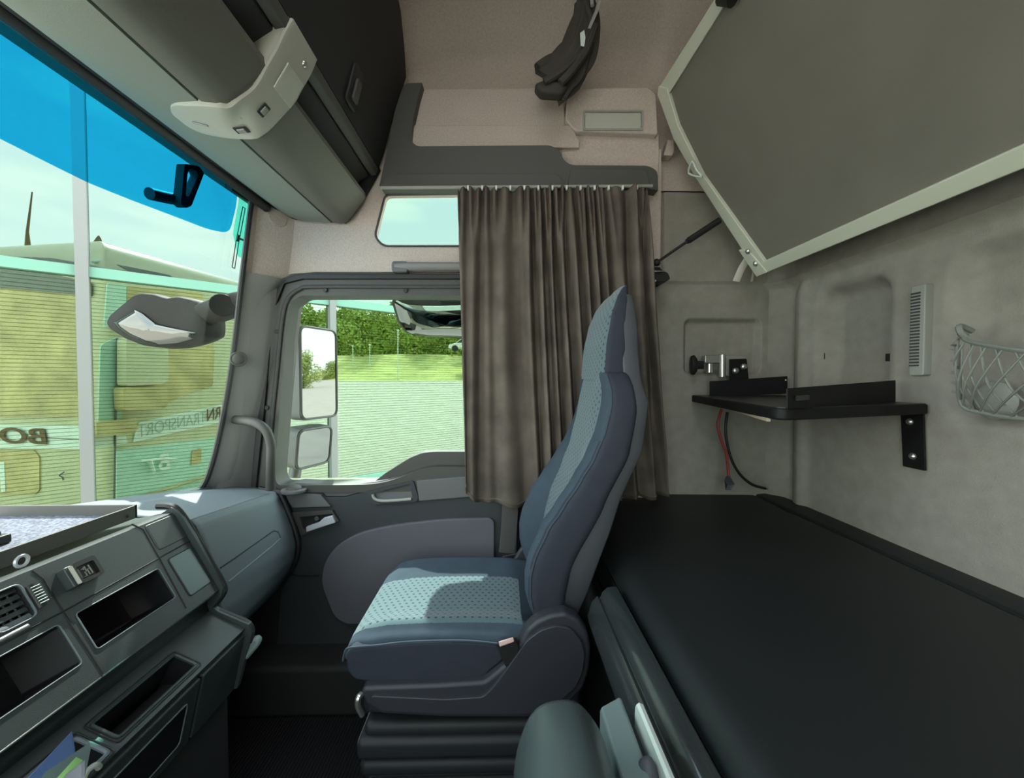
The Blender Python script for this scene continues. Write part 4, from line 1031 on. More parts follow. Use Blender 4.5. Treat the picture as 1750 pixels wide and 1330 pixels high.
# belt on the far side
sb = thing('seat_belt', 'dark seat belt webbing and stalk between the seat and the door', 'seat belt', P(865, 960, 1.47))
bm = tube_bm(catmull([P(872, 858, 1.50), P(870, 900, 1.49), P(866, 945, 1.48)], 5), .030, 8, None, flat=.08, up=(0, 1, 0)); obj('webbing', bm, M['belt'], sb)
obj('stalk_boot', loft_bm([[P(x, y, 1.465) for x, y in ((858, 950), (885, 944), (893, 966), (888, 980), (862, 980), (854, 970))], [P(x, y, 1.49) for x, y in ((858, 950), (885, 944), (893, 966), (888, 980), (862, 980), (854, 970))]]), M['rubber'], sb, bevel=.008, seg=3)
obj('floor_bracket', box_bm(.0, .05, 1.475, 1.50, CZ - .95, CZ - .70), M['belt'], sb)

# ================================================================== DASHBOARD
YDS = .95
dash = thing('dashboard', 'dark grey-green dashboard with storage trays and an air vent', 'dashboard', (-.8, .9, 0))
U0, U1 = P(301, 874, YDS), P(380, 1005, YDS); Lp0, Lp1 = P(362, 1040, YDS), P(424, 1069, YDS); G1 = P(403, 1178, YDS)
class Plane:
    def __init__(s, a, b):
        s.a = Vector((a.x, 0, a.z)); s.e = Vector((b.x - a.x, 0, b.z - a.z)); s.len = s.e.length; s.e.normalize()
        s.n = Vector((-s.e.z, 0, s.e.x))
        if s.n.x > 0: s.n = -s.n                    # inwards (towards the windscreen)
    def uv(s, px, py):
        p = PP(px, py, s.a, s.n); return ((p - s.a).dot(s.e), p.y)
    def at(s, px, py, t=0): return PP(px, py, s.a, s.n) + s.n * t
    def map(s, off=0.0): return lambda a, b, t: tuple(s.a + s.e * a + Vector((0, b, 0)) + s.n * (t + off))
    def sq(s, pxs):                                  # measured corners -> rectangle square to the panel
        q = [s.uv(*p) for p in pxs]; a = sorted(v[0] for v in q); b = sorted(v[1] for v in q)
        return ((a[0] + a[1]) / 2, (a[2] + a[3]) / 2, (b[0] + b[1]) / 2, (b[2] + b[3]) / 2)
UP, LP, FP = Plane(U0, U1), Plane(Lp0, Lp1), Plane(Lp1 + Vector((0, 0, -.012)), G1)
if LP.n.z > 0: LP.n = -LP.n
YL = -.15
cub1 = UP.sq([(132, 1050), (270, 970), (299, 1019), (165, 1115)]); cub2 = UP.sq([(-2, 1118), (102, 1071), (140, 1133), (8, 1225)])
vent = UP.sq([(26, 996), (68, 1048), (2, 1085), (-44, 1034)])
cub2 = (cub2[0], cub2[1], .20, cub2[3])
holes = [rrect(*cub1, .006), rrect(*cub2, .006), rrect(*vent, .010)]
fp_ = obj('face_panel', plate_bm(rrect(0, UP.len, YL, YDS - .012, .002), holes, UP.map(), .012), M['dash'], dash, bevel=.003)
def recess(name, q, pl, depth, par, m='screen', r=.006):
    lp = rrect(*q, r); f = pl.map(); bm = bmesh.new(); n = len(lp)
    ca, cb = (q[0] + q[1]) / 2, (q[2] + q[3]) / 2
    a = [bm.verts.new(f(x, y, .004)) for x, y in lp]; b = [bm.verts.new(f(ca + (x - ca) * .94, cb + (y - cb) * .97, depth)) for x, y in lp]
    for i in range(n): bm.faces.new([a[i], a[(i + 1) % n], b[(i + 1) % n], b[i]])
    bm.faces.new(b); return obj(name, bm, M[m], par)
def rim(name, q, pl, par, m='dashlight', r=.006, w=.0011):
    lp = rrect(*q, r); f = pl.map(-.0006); pts = [Vector(f(x, y, 0)) for x, y in lp]; return obj(name, tube_bm(pts + [pts[0]], w, 6, None, False), M[m], par)
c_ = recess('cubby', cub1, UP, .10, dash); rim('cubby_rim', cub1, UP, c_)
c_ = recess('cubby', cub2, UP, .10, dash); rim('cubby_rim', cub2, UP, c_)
# vent
v_ = recess('air_vent', vent, UP, .05, dash, 'void', .010); rim('vent_rim', vent, UP, v_, 'dashlight', .010, .0016)
f = UP.map()
for i in range(5):
    s = vent[0] + (vent[1] - vent[0]) * (i + .5) / 5
    bm = tube_bm([Vector(f(s, vent[2] + .002, .008)), Vector(f(s, vent[3] - .002, .008))], .0045, 6, None, flat=.35); obj('vent_slat', bm, M['dashlight'] if i == 4 else M['dash'], v_)
for i in range(5):
    y = vent[2] + (vent[3] - vent[2]) * (i + .5) / 5
    bm = tube_bm([Vector(f(vent[0] + .002, y, .018)), Vector(f(vent[1] - .002, y, .018))], .006, 6, None, flat=.4); obj('vent_vane', bm, M['dash'], v_)
w1 = UP.at(63, 1018, 0); bm = tube_bm([w1 + UP.e * -.020 + UP.n * .003, w1 + UP.e * .020 + UP.n * .003], .008, 12); wh = obj('thumb_wheel', bm, M['rubber'], dash)
for i in range(7):
    c = w1 + UP.e * (-.014 + i * .0048) - UP.n * .0055; obj('wheel_rib', tube_bm([c + Vector((0, -.006, 0)), c + Vector((0, .006, 0))], .0012, 6), M['boxgrey'], wh)
w1 = UP.at(14, 1090, 0); obj('thumb_wheel', tube_bm([w1 + Vector((0, -.02, 0)) + UP.n * .003, w1 + Vector((0, .025, 0)) + UP.n * .003], .007, 12), M['dash'], dash)
# panel seams
def seam(pl, pxs, name='seam', r=.0016, par=None):
    obj(name, tube_bm([pl.at(*p, .0002) for p in pxs], r, 6), M['void'], par or fp_)
seam(UP, [(107, 1046), (190, 1000), (272, 954), (328, 923)]); seam(UP, [(55, 975), (75, 990), (107, 1046), (150, 1110), (176, 1150)])
seam(UP, [(-20, 1110), (40, 1080), (107, 1046)]); seam(UP, [(225, 896), (245, 905), (272, 954), (318, 1040)])
# padded lid top right and teal lid
lidq = UP.sq([(249, 899), (298, 878), (319, 916), (271, 944)])
obj('pad_lid', plate_bm(rrect(*lidq, .006), [], UP.map(-.002), .006), M['dash'], dash, bevel=.002)
tq = UP.sq([(288, 955), (327, 936), (358, 996), (323, 1021)])
o = obj('coin_lid', plate_bm(rrect(*tq, .006), [], UP.map(-.002), .006), M['teal'], dash, bevel=.0015); rim('lid_seam', tq, UP, o, 'rubber', .006, .0014)
# rotary / switch block
sq_ = UP.sq([(113, 971), (150, 953), (171, 983), (129, 1006)])
sw = obj('switch_block', plate_bm(rrect(*sq_, .006), [rrect(sq_[0] + .008, sq_[1] - .006, sq_[2] + .004, sq_[3] - .006, .004)], UP.map(-.012), .016), M['rubber'], dash, bevel=.002)
obj('switch_plate', plate_bm(rrect(sq_[0] + .004, sq_[1] - .004, sq_[2] + .002, sq_[3] - .004, .004), [], UP.map(-.004), .004), M['dark_trim'], sw)
lv = UP.sq([(93, 981), (106, 973), (129, 1004), (116, 1012)])
l_ = obj('switch_lever', plate_bm(rrect(*lv, .003), [], UP.map(-.016), .020), M['dash'], sw, bevel=.002)
obj('lever_line', plate_bm(rrect(lv[0] + .002, lv[1] - .002, lv[3] - .007, lv[3] - .001, .001), [], UP.map(-.0175), .003), M['vent'], l_)
# H-shift pattern lines and pictogram on the switch block
fm = UP.map(-.006); sa, sb_, ya, yb = sq_[0] + .012, sq_[1] - .010, sq_[2] + .010, sq_[3] - .012
def ln(*pts): return tube_bm([Vector(fm(sa + (sb_ - sa) * s, ya + (yb - ya) * y, 0)) for s, y in pts], .0012, 5)
for pts in (((0, 0), (1, 0), (1, .45), (.55, .45), (.55, .60), (0, .60)), ((.4, .72), (.4, 1), (1, 1), (1, .72), (.4, .72)), ((.18, .25), (.18, .62)), ((.08, .44), (.30, .44)), ((.0, .98), (.7, .98))):
    obj('marking', ln(*pts), M['vent'], sw)
# rolled top edge and back
bmr = loft_bm([[Vector((x, y, z)) for x, z in ((U0.x, U0.z), (U0.x - .012, U0.z + .001), (-.81, U0.z - .004), (-.85, U0.z - .012), (-1.12, U0.z - .022), (-1.12, U0.z - .10), (U0.x - .02, U0.z - .05))] for y in (YL, YDS - .012)])
obj('dash_top', bmr, M['dash'], dash, smooth=50)
# cove below the face, ledge, drawers
cov = [(U1.x, U1.z), (U1.x - .012, U1.z - .006), (U1.x - .028, U1.z - .016), (Lp0.x - .004, Lp0.z + .012), (Lp0.x, Lp0.z)]
bm = bmesh.new(); r0 = [bm.verts.new((x, YL, z)) for x, z in cov]; r1 = [bm.verts.new((x, YDS - .012, z)) for x, z in cov]
for i in range(len(cov) - 1): bm.faces.new([r0[i], r0[i + 1], r1[i + 1], r1[i]])
obj('cove', bm, M['dash'], dash, smooth=80, solid=.004)
cub3 = LP.sq([(159, 1242), (205, 1261), (334, 1136), (295, 1119)]); binq = LP.sq([(127, 1262), (182, 1288), (120, 1350), (60, 1322)])
binq = (binq[0], min(binq[1], LP.len - .008), .30, binq[3]); cub3 = (cub3[0], min(cub3[1], LP.len - .008), cub3[2], cub3[3])
lg = obj('ledge', plate_bm(rrect(0, LP.len, YL, YDS - .004, .003), [rrect(*cub3, .005), rrect(*binq, .005)], LP.map(), .012), M['dash'], dash, bevel=.004)
def grow(q, d): return (q[0] - d, q[1] + d, q[2] - d, q[3] + d)
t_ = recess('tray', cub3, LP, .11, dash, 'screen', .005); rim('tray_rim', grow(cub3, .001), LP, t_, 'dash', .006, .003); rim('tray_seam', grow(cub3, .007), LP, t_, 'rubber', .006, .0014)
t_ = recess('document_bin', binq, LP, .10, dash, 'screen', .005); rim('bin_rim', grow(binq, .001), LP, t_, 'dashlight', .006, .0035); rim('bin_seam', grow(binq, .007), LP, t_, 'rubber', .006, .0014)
# front with drawers
dr_y = FP.uv(347, 1157)[1]
for (ya, yb, nm) in ((dr_y + .003, YDS - .006, 'drawer'), (.30, dr_y - .003, 'drawer')):
    d_ = obj(nm, plate_bm(rrect(.004, FP.len - .004, ya, yb, .006), [], FP.map(), .02), M['dash'], dash, bevel=.004)
    if ya < .5:
        gq = (FP.len * .22, FP.len * .80, ya + .03, yb - .03)
        obj('drawer_window', plate_bm(rrect(*gq, .01), [], FP.map(-.001), .004), M['screen'], d_); rim('window_rim', gq, FP, d_, 'dashlight', .01, .0018)
obj('front_trim', box_bm(-.69, -.655, YL, YDS - .01, .1, CZ - .62), M['void'], dash)
obj('unit_core', profile_bm([(U0.x - .12, U0.z - .12), (Lp0.x - .09, Lp0.z - .10), (G1.x - .03, G1.z), (G1.x - .10, .10), (-1.12, .10), (-1.12, U0.z - .10)], YL, YDS - .03), M['void'], dash)
# end cheek with rubber gasket
ck = [(291, 868), (301, 874), (312, 887), (330, 916), (380, 1004), (377, 1020), (362, 1040), (372, 1047), (398, 1058), (424, 1069), (429, 1084), (404, 1178), (330, 1200), (250, 1100), (240, 900)]
obj('end_cheek', plate_bm([XZ(*p, YDS - .012) for p in ck], [], ymap(YDS - .010), .012), M['dash'], dash)
gk = [P(x, y, YDS) + Vector((0, 0, .002)) for x, y in ((270, 866), (291, 867), (303, 874), (315, 889), (332, 917), (356, 958), (381, 1003), (379, 1018), (364, 1038), (372, 1046), (398, 1057), (423, 1068), (429, 1082), (426, 1098))]
obj('gasket', tube_bm(catmull(gk, 3), .0085, 8), M['rubber'], dash)
obj('door_pull', tube_bm(catmull([P(424, 1118, .955), P(432, 1100, .955), P(439, 1092, .955), P(440, 1098, .955), P(420, 1122, .95)], 5), .008, 8), M['boxgrey'], dash, label='pale curved end handle')
# passenger side of the dashboard
far = [(397, 833), (440, 836), (470, 842), (478, 851), (489, 876), (500, 905), (506, 932), (503, 955), (494, 975), (484, 990), (470, 1012)]
FR = [P(x, y, 1.553) for x, y in far]
NRp = [(-1.02, -.318), (-.88, -.330), (-.752, -.342), (-.738, -.354), (-.722, -.40), (-.706, -.45), (-.694, -.51), (-.690, -.57), (-.70, -.64), (-.73, -.69), (-.79, -.74)]
NRR = [Vector((x, .965, CZ + z)) for x, z in NRp]
def pd(u, v):
    n = len(FR) - 1; s = u * n; i = min(int(s), n - 1); a = NRR[i].lerp(NRR[i + 1], s - i); b = FR[i].lerp(FR[i + 1], s - i)
    p = a.lerp(b, v)
    return p
o = obj('passenger_panel', sheet_bm(50, 30, pd), M['dashlight'], dash, smooth=40, solid=.006)
obj('passenger_panel_side', plate_bm([(p.x, p.z) for p in FR] + [(-1.1, CZ - .75), (-1.1, CZ - .42)], [], ymap(1.548), .02), M['dashlight'], dash)
obj('door_gap', tube_bm(catmull([p + Vector((.004, .008, 0)) for p in FR[1:]], 4), .010, 8), M['rubber'], dash)
def pdpt(px, py):
    best = None
    for i in range(26, 48):
        for j in range(0, 41):
            p = pd(i / 60, j / 40); d = (p - EYE); l = R3.transposed() @ d; x = CX + F * l.x / -l.z; y = CY - F * l.y / -l.z
            e = (x - px) ** 2 + (y - py) ** 2
            if best is None or e < best[0]: best = (e, p)
    return best[1]
from mathutils.bvhtree import BVHTree
_v = []; _f = []
for i in range(61):
    for j in range(41): _v.append(pd(i / 60, j / 40))
for i in range(60):
    for j in range(40): _f.append((i * 41 + j, i * 41 + 41 + j, i * 41 + 42 + j, i * 41 + j + 1))
_b = BVHTree.FromPolygons(_v, _f)
def pdpt(px, py):
    d = ray(px, py).normalized(); h = _b.ray_cast(EYE, d); return h[0] if h[0] is not None else P(px, py, 1.2)
gl = [pdpt(*p) for p in ((374, 971), (400, 953.5), (430, 932.5), (455, 915), (466, 907.5), (473, 909), (478, 920), (462, 935), (430, 961), (405, 981), (388, 995))]
for p in gl: p.x += .003
obj('panel_groove', tube_bm(gl[:7], .0020, 6), M['rubber'], o); obj('panel_crease', tube_bm(gl[6:], .0022, 6), M['boxgrey'], o)
# dash top towards the windscreen, with a shallow tray
def dt(u, v):
    a = Vector((-1.14, .965, CZ - .318)).lerp(Vector((-1.12, 1.58, CZ - .42)), v); b = NRR[2].lerp(FR[2], v) if True else None
    p = a.lerp(b, u); p.z -= .018 * rr_mask(u, v, .45, .86, .25, .86, .12, .06); p.z += .004; return p
obj('passenger_top', sheet_bm(40, 40, dt), M['dashlight'], dash, smooth=60)
obj('defroster_rail', tube_bm([Vector((-1.10, .2, CZ - .335)), Vector((-1.09, 1.50, CZ - .405))], .012, 8), M['dash'], dash)
obj('footwell_panel', sheet_bm(4, 4, lambda u, v: (-1.08 + .22 * u * .2, .5 + 1.05 * v, .02 + .55 * u)), M['void'], dash)

# dash-top tray with woven liner
TZ = CZ - .278
tr = thing('dashboard_tray', 'shallow black tray with woven grey liner standing on the dashboard', 'tray', (-.93, .5, TZ - .04))
cor = P(234, 863, .885)
x1 = cor.x; zt2 = cor.z
def tz(x): return zt2
obj('tray_floor', box_bm(-1.10, x1 - .004, .0, .88, zt2 - .026, zt2 - .021), M['traymat'], tr)
lipz = P(234, 885, .885).z
fl_ = obj('front_lip', loft_bm([[Vector((x1, .885, zt2)), Vector((x1 - .005, .885, zt2)), Vector((x1 - .005, .885, lipz)), Vector((x1, .885, lipz))], [Vector((x1, -.1, zt2)), Vector((x1 - .005, -.1, zt2)), Vector((x1 - .005, -.1, lipz)), Vector((x1, -.1, lipz))]]), M['dark_trim'], tr, bevel=.0012)
obj('far_lip', box_bm(-1.13, x1, .880, .886, lipz, zt2 + .001), M['dark_trim'], tr, bevel=.001)
c = P(36, 959, .885 * .62); c = PX(37, 959, x1 + .003)
obj('ring_screw', tube_bm([c + Vector((0, math.cos(a) * .009, math.sin(a) * .009)) for a in [2 * math.pi * k / 16 for k in range(17)]], .0028, 6), M['silver'], tr, label='small bright ring screw'); c = PX(218, 882, x1 + .001)
obj('rivet', dome_bm(c, (1, 0, 0), .004, .002, 8), M['rubber'], tr)
c = PZ(0, 925, zt2 - .015)
cp = thing('black_holder', 'small black clip lying on the woven tray liner', 'clip', c)
obj('clip_base', box_bm(c.x - .03, c.x + .010, c.y - .05, c.y + .010, zt2 - .0205, zt2 - .004), M['rubber'], cp, bevel=.003)
obj('clip_bar', box_bm(c.x - .016, c.x + .002, c.y - .05, c.y + .002, zt2 - .006, zt2 + .004), M['dark_trim'], cp, bevel=.003)
# papers in the document bin
def leafpaper(name, pxs, m, label, cat, dep, t=.002, par=None):
    q = [LP.at(px, py) for px, py in pxs]
    d = LP.n
    return q
def sheet3(name, pts, n, t, m): return obj(name, loft_bm([pts, [p + n * t for p in pts]]), m)
Yp = [.60, .585, .57, .555]
o = sheet3('folder', [P(40, 1338, .49), P(121, 1252, .575), P(126, 1280, .575), P(130, 1345, .545)], Vector((0, .02, 0)), .08, M['blue']); tag(o, 'blue folder standing in the dashboard document bin', 'folder')
o = sheet3('plastic_sleeve', [P(66, 1338, .485), P(75, 1322, .49), P(138, 1280, .55), P(151, 1272, .56), P(153, 1282, .56), P(140, 1310, .55), P(140, 1345, .53)], Vector((0, .02, 0)), .08, M['sleeve']); tag(o, 'pale translucent document sleeve in front of the blue folder', 'document sleeve')
o = sheet3('notepad', [P(95, 1345, .475), P(112, 1324, .485), P(142, 1302, .515), P(142, 1345, .505)], Vector((0, .02, 0)), .10, M['paper'])
tag(o, 'white notepad with green edge in the dashboard document bin', 'notepad')
obj('green_edge', loft_bm([[P(88, 1340, .474), P(130, 1294, .508), P(142, 1300, .513), P(104, 1334, .478)], [P(88, 1340, .478), P(130, 1294, .512), P(142, 1300, .517), P(104, 1334, .482)]]), M['green'], o, label='green top edge of the notepad')
o = obj('cable_end', tube_bm(catmull([P(140, 1338, .56), P(150, 1318, .57), P(163, 1308, .575), P(170, 1312, .58)], 4), .004, 8), M['vent']); tag(o, 'pale curved strip at the right edge of the document bin', 'strip')

# ================================================================== FOREGROUND CONSOLE AND FRIDGE BOX
cn = thing('console_pad', 'dark green-grey rounded console pad in front of the bunk', 'console', P(965, 1300, .6))
rings = []
base = [(-.078, -.20), (-.080, -.14), (-.074, -.085), (-.058, -.038), (-.034, -.010), (0.0, 0), (.030, -.002), (.055, -.022), (.076, -.058), (.090, -.105), (.096, -.16), (.097, -.20)]
cs_ = catmull([Vector((a, b, 0)) for a, b in base], 3)
zc = (P(965, 1197, .51)).z; xc = P(962, 1197, .51).x - .006
for y, s_, dz in ((.525, .55, -.035), (.522, .80, -.014), (.514, .94, -.004), (.505, 1, 0), (.44, 1, 0), (.36, 1, 0), (.25, 1, -.002), (.12, 1, -.005)):
    rings.append([Vector((xc + a.x * s_ * .74, y, zc + (dz + a.y * (s_ if a.y > -.19 else 1)) * .74)) for a in cs_])
obj('pad', loft_bm(rings), M['console'], cn, smooth=70)
obj('pad_base', box_bm(xc - .05, xc + .062, .15, .50, .005, zc - .11), M['cover'], cn)
fb = thing('storage_box', 'grey-green lidded box with pale upright panel beside the bunk rail', 'box', P(1090, 1280, .6))
a = P(1025, 1208, .60); b = P(1058, 1196, .615); c = P(1083, 1201, .615)
zbx = a.z
bm = loft_bm([[Vector((a.x, y, zbx - .006)), Vector((a.x + .003, y, zbx)), Vector((b.x, y + .015, zbx + .003)), Vector((b.x + .004, y + .015, zbx)), Vector((b.x + .004, y + .015, .01)), Vector((a.x, y, .01))] for y in (.60, .12)])
obj('lid', bm, M['boxgrey'], fb, smooth=30, bevel=.002)
obj('lid_groove', box_bm(b.x + .003, b.x + .022, .12, .612, zbx - .06, zbx - .024), M['dash'], fb, bevel=.0015)
a = P(1085, 1198, .59); zz = a.z
bm = loft_bm([[Vector((a.x + .003, y, z0)), Vector((a.x, y, z1)), Vector((a.x + .004, y, z1 + .003)), Vector((a.x + .010, y, z1)), Vector((a.x + .010, y, z0))] for y, z0, z1 in ((.59, .2, zz - .022), (.588, .2, zz - .008), (.583, .2, zz), (.12, .2, zz))])
obj('upright_panel', bm, M['white'], fb, smooth=40, label='pale grey-white upright panel')
kn = P(1104, 1312, .50); obj('knob', dome_bm(kn + Vector((0, 0, -.035)), (0.1, .1, 1), .018, .045), M['shell'], fb)
# ================================================================== OUTSIDE
ZG = CZ - 2.5
# ---- door mirror (two housings)
def mirror_unit(par, name, cx, Y, w_, h, nrm, dep, m_h='housing', r=.04):
    """rounded housing with a mirror facing nrm; centre (cx, Y, cz)"""
    n = Vector(nrm).normalized(); u = Vector((0, 0, 1)).cross(n).normalized(); v = n.cross(u)
    c = Vector(cx)
    lp = rrect(-w_ / 2, w_ / 2, -h / 2, h / 2, r, 6)
    rings = [[c + u * a * s + v * b * s + n * o for a, b in lp] for s, o in ((1.0, 0), (1.0, -dep * .45), (.92, -dep * .8), (.70, -dep))]
    hs = obj(name, loft_bm(rings), M[m_h], par, smooth=60)
    lp2 = rrect(-w_ / 2 + .012, w_ / 2 - .012, -h / 2 + .012, h / 2 - .012, r * .8, 6)
    obj('mirror_glass', loft_bm([[c + u * a + v * b + n * o for a, b in lp2] for o in (.001, .004)]), M['mirror'], hs, smooth=30)
    pts = [c + u * a + v * b + n * .004 for a, b in rrect(-w_ / 2 + .006, w_ / 2 - .006, -h / 2 + .006, h / 2 - .006, r, 6)]
    obj('mirror_edge', tube_bm(pts + [pts[0]], .006, 6, None, False), M['doorframe'], hs)
dm = thing('door_mirror', 'tall twin door mirror outside the front of the door window', 'mirror', P(520, 650, 2.0))
YMr = 2.0
n_ = Vector((.94, -.36, 0))
c = P(545, 638, YMr); mirror_unit(dm, 'main_housing', c, YMr, .235, .455, n_, .15)
c = P(537, 764, YMr - .02); mirror_unit(dm, 'wide_angle_housing', c, YMr, .215, .20, n_ + Vector((0, 0, -.12)), .13)
obj('mirror_arm', tube_bm([P(503, 490, 2.04), P(506, 560, 2.06)], .022, 10), M['facframe'], dm)
obj('mirror_arm', tube_bm([P(506, 795, 2.06), P(498, 850, 2.0)], .03, 10), M['housing'], dm)
obj('arm_mount', box_bm(P(480, 700, 1.9).x - .06, P(500, 700, 1.9).x, 1.72, 2.04, CZ - .60, CZ - .55), M['housing'], dm)
obj('arm_mount', box_bm(P(480, 700, 1.9).x - .06, P(505, 700, 1.9).x, 1.74, 2.07, CZ + .43, CZ + .46), M['housing'], dm)
# ---- kerb mirror above the door window
km = thing('kerb_mirror', 'kerb mirror hanging outside above the door window', 'mirror', P(730, 520, 1.95))
Yk = 1.95
kp = [(668, 511), (700, 509), (870, 509), (872, 560), (850, 572), (790, 577), (730, 576), (695, 570), (680, 552)]
rim2 = round_poly(kp, 9, 5); rim3 = [P(x, y, 1.87 + .12 * (y - 509) / 68) for x, y in rim2]
kc = sum(rim3, Vector()) / len(rim3); kn_ = Vector((0, -.82, -.57)); cxk, czk = kc.x, kc.z
rings = [[kc + (p - kc) * s_ - kn_ * d_ for p in rim3] for s_, d_ in ((1, 0), (1, .05), (.9, .08), (.55, .10))]
hs = obj('kerb_housing', loft_bm(rings), M['housing'], km, smooth=60)
def kg(u, v):
    i = (u * len(rim3)) % len(rim3); j = int(i); p = rim3[j].lerp(rim3[(j + 1) % len(rim3)], i - j)
    return kc + (p - kc) * (.95 * v) + kn_ * (.003 + .04 * (1 - v * v))
obj('mirror_glass', sheet_bm(72, 12, kg), M['mirror'], hs, smooth=80)
obj('kerb_arm', box_bm(cxk - .03, cxk + .09, 1.74, Yk + .06, czk + .085, czk + .10), M['housing'], km, bevel=.008)
# ---- front mirror seen through the windscreen
fm_ = thing('front_mirror', 'grey front kerb mirror on an arm outside the windscreen', 'mirror', P(290, 540, 1.75))
Yf = 1.75
hp_ = [(184, 553), (190, 540), (232, 505), (246, 501), (270, 503), (292, 510), (312, 507), (340, 513), (352, 523), (353, 562), (350, 574), (330, 584), (300, 593), (270, 594), (245, 590), (215, 578), (190, 562)]
lp = round_poly([XZ(*p, Yf) for p in hp_], .01, 3); cxf = sum(p[0] for p in lp) / len(lp); czf = sum(p[1] for p in lp) / len(lp)
rings = [[Vector((cxf + (x - cxf) * s, Yf + dy, czf + (z - czf) * s)) for x, z in lp] for s, dy in ((.93, -.02), (1, -.005), (1, .08), (.85, .16), (.5, .20))]
hs = obj('mirror_shell', loft_bm(rings), M['housingdark'], fm_, smooth=50)
gp = [(194, 551), (231, 529), (246, 536), (268, 553), (300, 560), (338, 569), (330, 579), (300, 587), (272, 589), (248, 585), (220, 573), (200, 559)]
lp2 = round_poly([XZ(*p, Yf - .022) for p in gp], .006, 3); cx2 = sum(p[0] for p in lp2) / len(lp2); cz2 = sum(p[1] for p in lp2) / len(lp2)
obj('mirror_glass', loft_bm([[Vector((cx2 + (x - cx2) * s, Yf - .022 + dy, cz2 + (z - cz2) * s)) for x, z in lp2] for s, dy in ((1, .0), (.97, -.006), (.7, -.016), (.35, -.022), (.02, -.024))], caps=False), M['mirrordark'], hs, smooth=80)
arm = catmull([P(345, 540, 1.78), P(372, 531, 1.72), P(400, 522, 1.66), P(440, 515, 1.64)], 4)
obj('mirror_arm', tube_bm(arm, [.052] * len(arm), 14, None, flat=.6), M['housingdark'], fm_)
obj('arm_knuckle', tube_bm([P(380, 522, 1.60), P(380, 522, 1.75)], .045, 18), M['housingdark'], fm_, bevel=.004)
# ---- sun sensor bracket on the glass top: triangular mirror bracket seen through the blue strip
tb = thing('wiper_bracket', 'dark triangular bracket outside the top of the windscreen', 'bracket', ws_at(330, 320))
q = lambda *p: ws_at(*p) + Vector((-.04, 0, 0))
bm = bmesh.new()
ctr = q(335, 318)
o3 = round_poly([(q(*p).y, q(*p).z) for p in [(330, 280), (356, 284), (364, 296), (330, 352), (318, 356), (310, 348)]], .008, 4)
h3 = round_poly([(q(*p).y, q(*p).z) for p in [(338, 288), (349, 291), (352, 300), (328, 336), (322, 335), (332, 298)]], .004, 4)
obj('bracket_frame', plate_bm(o3, [h3], lambda a, b, t: (ctr.x + t, a, b), .025), M['housingdark'], tb, bevel=.004)
obj('bracket_spindle', tube_bm([q(280, 331), q(300, 336), q(318, 340)], .017, 12), M['housingdark'], tb)

# ---- glass facade in front of the cab
FA0, FD = Vector((-3.44, 2.72, 0)), Vector((.763, .646, 0)).normalized(); FN = Vector((-FD.y, FD.x, 0))
fac = thing('glass_facade', 'tall tinted glass building front with white mullions and teal rail outside', 'building', FA0 + Vector((0, 0, ZG)), kind='structure')
def FP_(px, py, off=0.0): return PP(px, py, FA0 + FN * off, FN)
def fs(p): return (p - FA0).dot(FD)
FS0, FS1 = -2.2, 13.0
rail_z = FP_(400, 497).z
def fbox(name, s0, s1, z0, z1, t0, t1, m, par):
    bm = bmesh.new(); v = []
    for s in (s0, s1):
        for t in (t0, t1):
            for z in (z0, z1): v.append(bm.verts.new(Vector((FA0.x, FA0.y, 0)) + FD * s + FN * t + Vector((0, 0, z))))
    for f in ((0, 1, 3, 2), (4, 6, 7, 5), (0, 4, 5, 1), (2, 3, 7, 6), (0, 2, 6, 4), (1, 5, 7, 3)): bm.faces.new([v[i] for i in f])
    return obj(name, bm, m, par, smooth=20)
fbox('lower_glazing', FS0, FS1, ZG + .1, rail_z, .03, .034, M['g_fac'], fac)
fbox('upper_glazing', FS0, FS1, rail_z, CZ + 2.75, .03, .034, M['g_fac2'], fac)
# teal transom follows the measured line (two points of its lower edge)
r0, r1 = FP_(0, 462), FP_(665, 530)
def railz(s): return r0.z + (r1.z - r0.z) * (s - fs(r0)) / (fs(r1) - fs(r0))
bm = loft_bm([[Vector((FA0.x, FA0.y, 0)) + FD * s + FN * t + Vector((0, 0, rail_z + dz)) for t, dz in ((-.02, -.03), (-.02, .045), (.06, .045), (.06, -.03))] for s in (FS0, FS1)])
obj('transom', bm, M['facteal'], fac)
bz = FP_(600, 820).z
fbox('base_rail', FS0, FS1, bz - .12, bz + .02, -.02, .06, M['facteal'], fac)
for px in (146, 568):
    s = fs(FP_(px, 650)); wdt = .034 if px == 146 else .03
    fbox('mullion', s - wdt, s + wdt, ZG, CZ + 2.75, -.05, .08, M['facframe'], fac)
for s in (-1.6, 5.6, 8.4, 11.2): fbox('mullion', s - .03, s + .03, ZG, CZ + 2.75, -.05, .08, M['facframe'], fac)

# ---- ground: yard rising towards a grass bank
def gz(y): return ZG + 2.32 * ss(3, 38, y) if y < 38 else ZG + 2.32
def ground(u, v):
    x = -70 + 170 * u; y = -30 + 68 * v; return (x, y, ZG + 2.32 * max(0, (y - 4) / 34) if y > 4 else ZG)
struct(obj('ground', sheet_bm(20, 34, ground), M['asphalt']), 'pale asphalt yard')
def bank(u, v):
    x = -70 + 170 * u; y = 38 + 40 * v; z = ZG + 2.32 + 3.3 * ss(0, 1, min(1, (y - 38) / 14)) ; return (x, y, z + .25 * noise.noise(Vector((x * .12, y * .12, 0))) * (v > 0))
struct(obj('lawn', sheet_bm(60, 20, bank), M['grass']), 'sunlit grass bank')
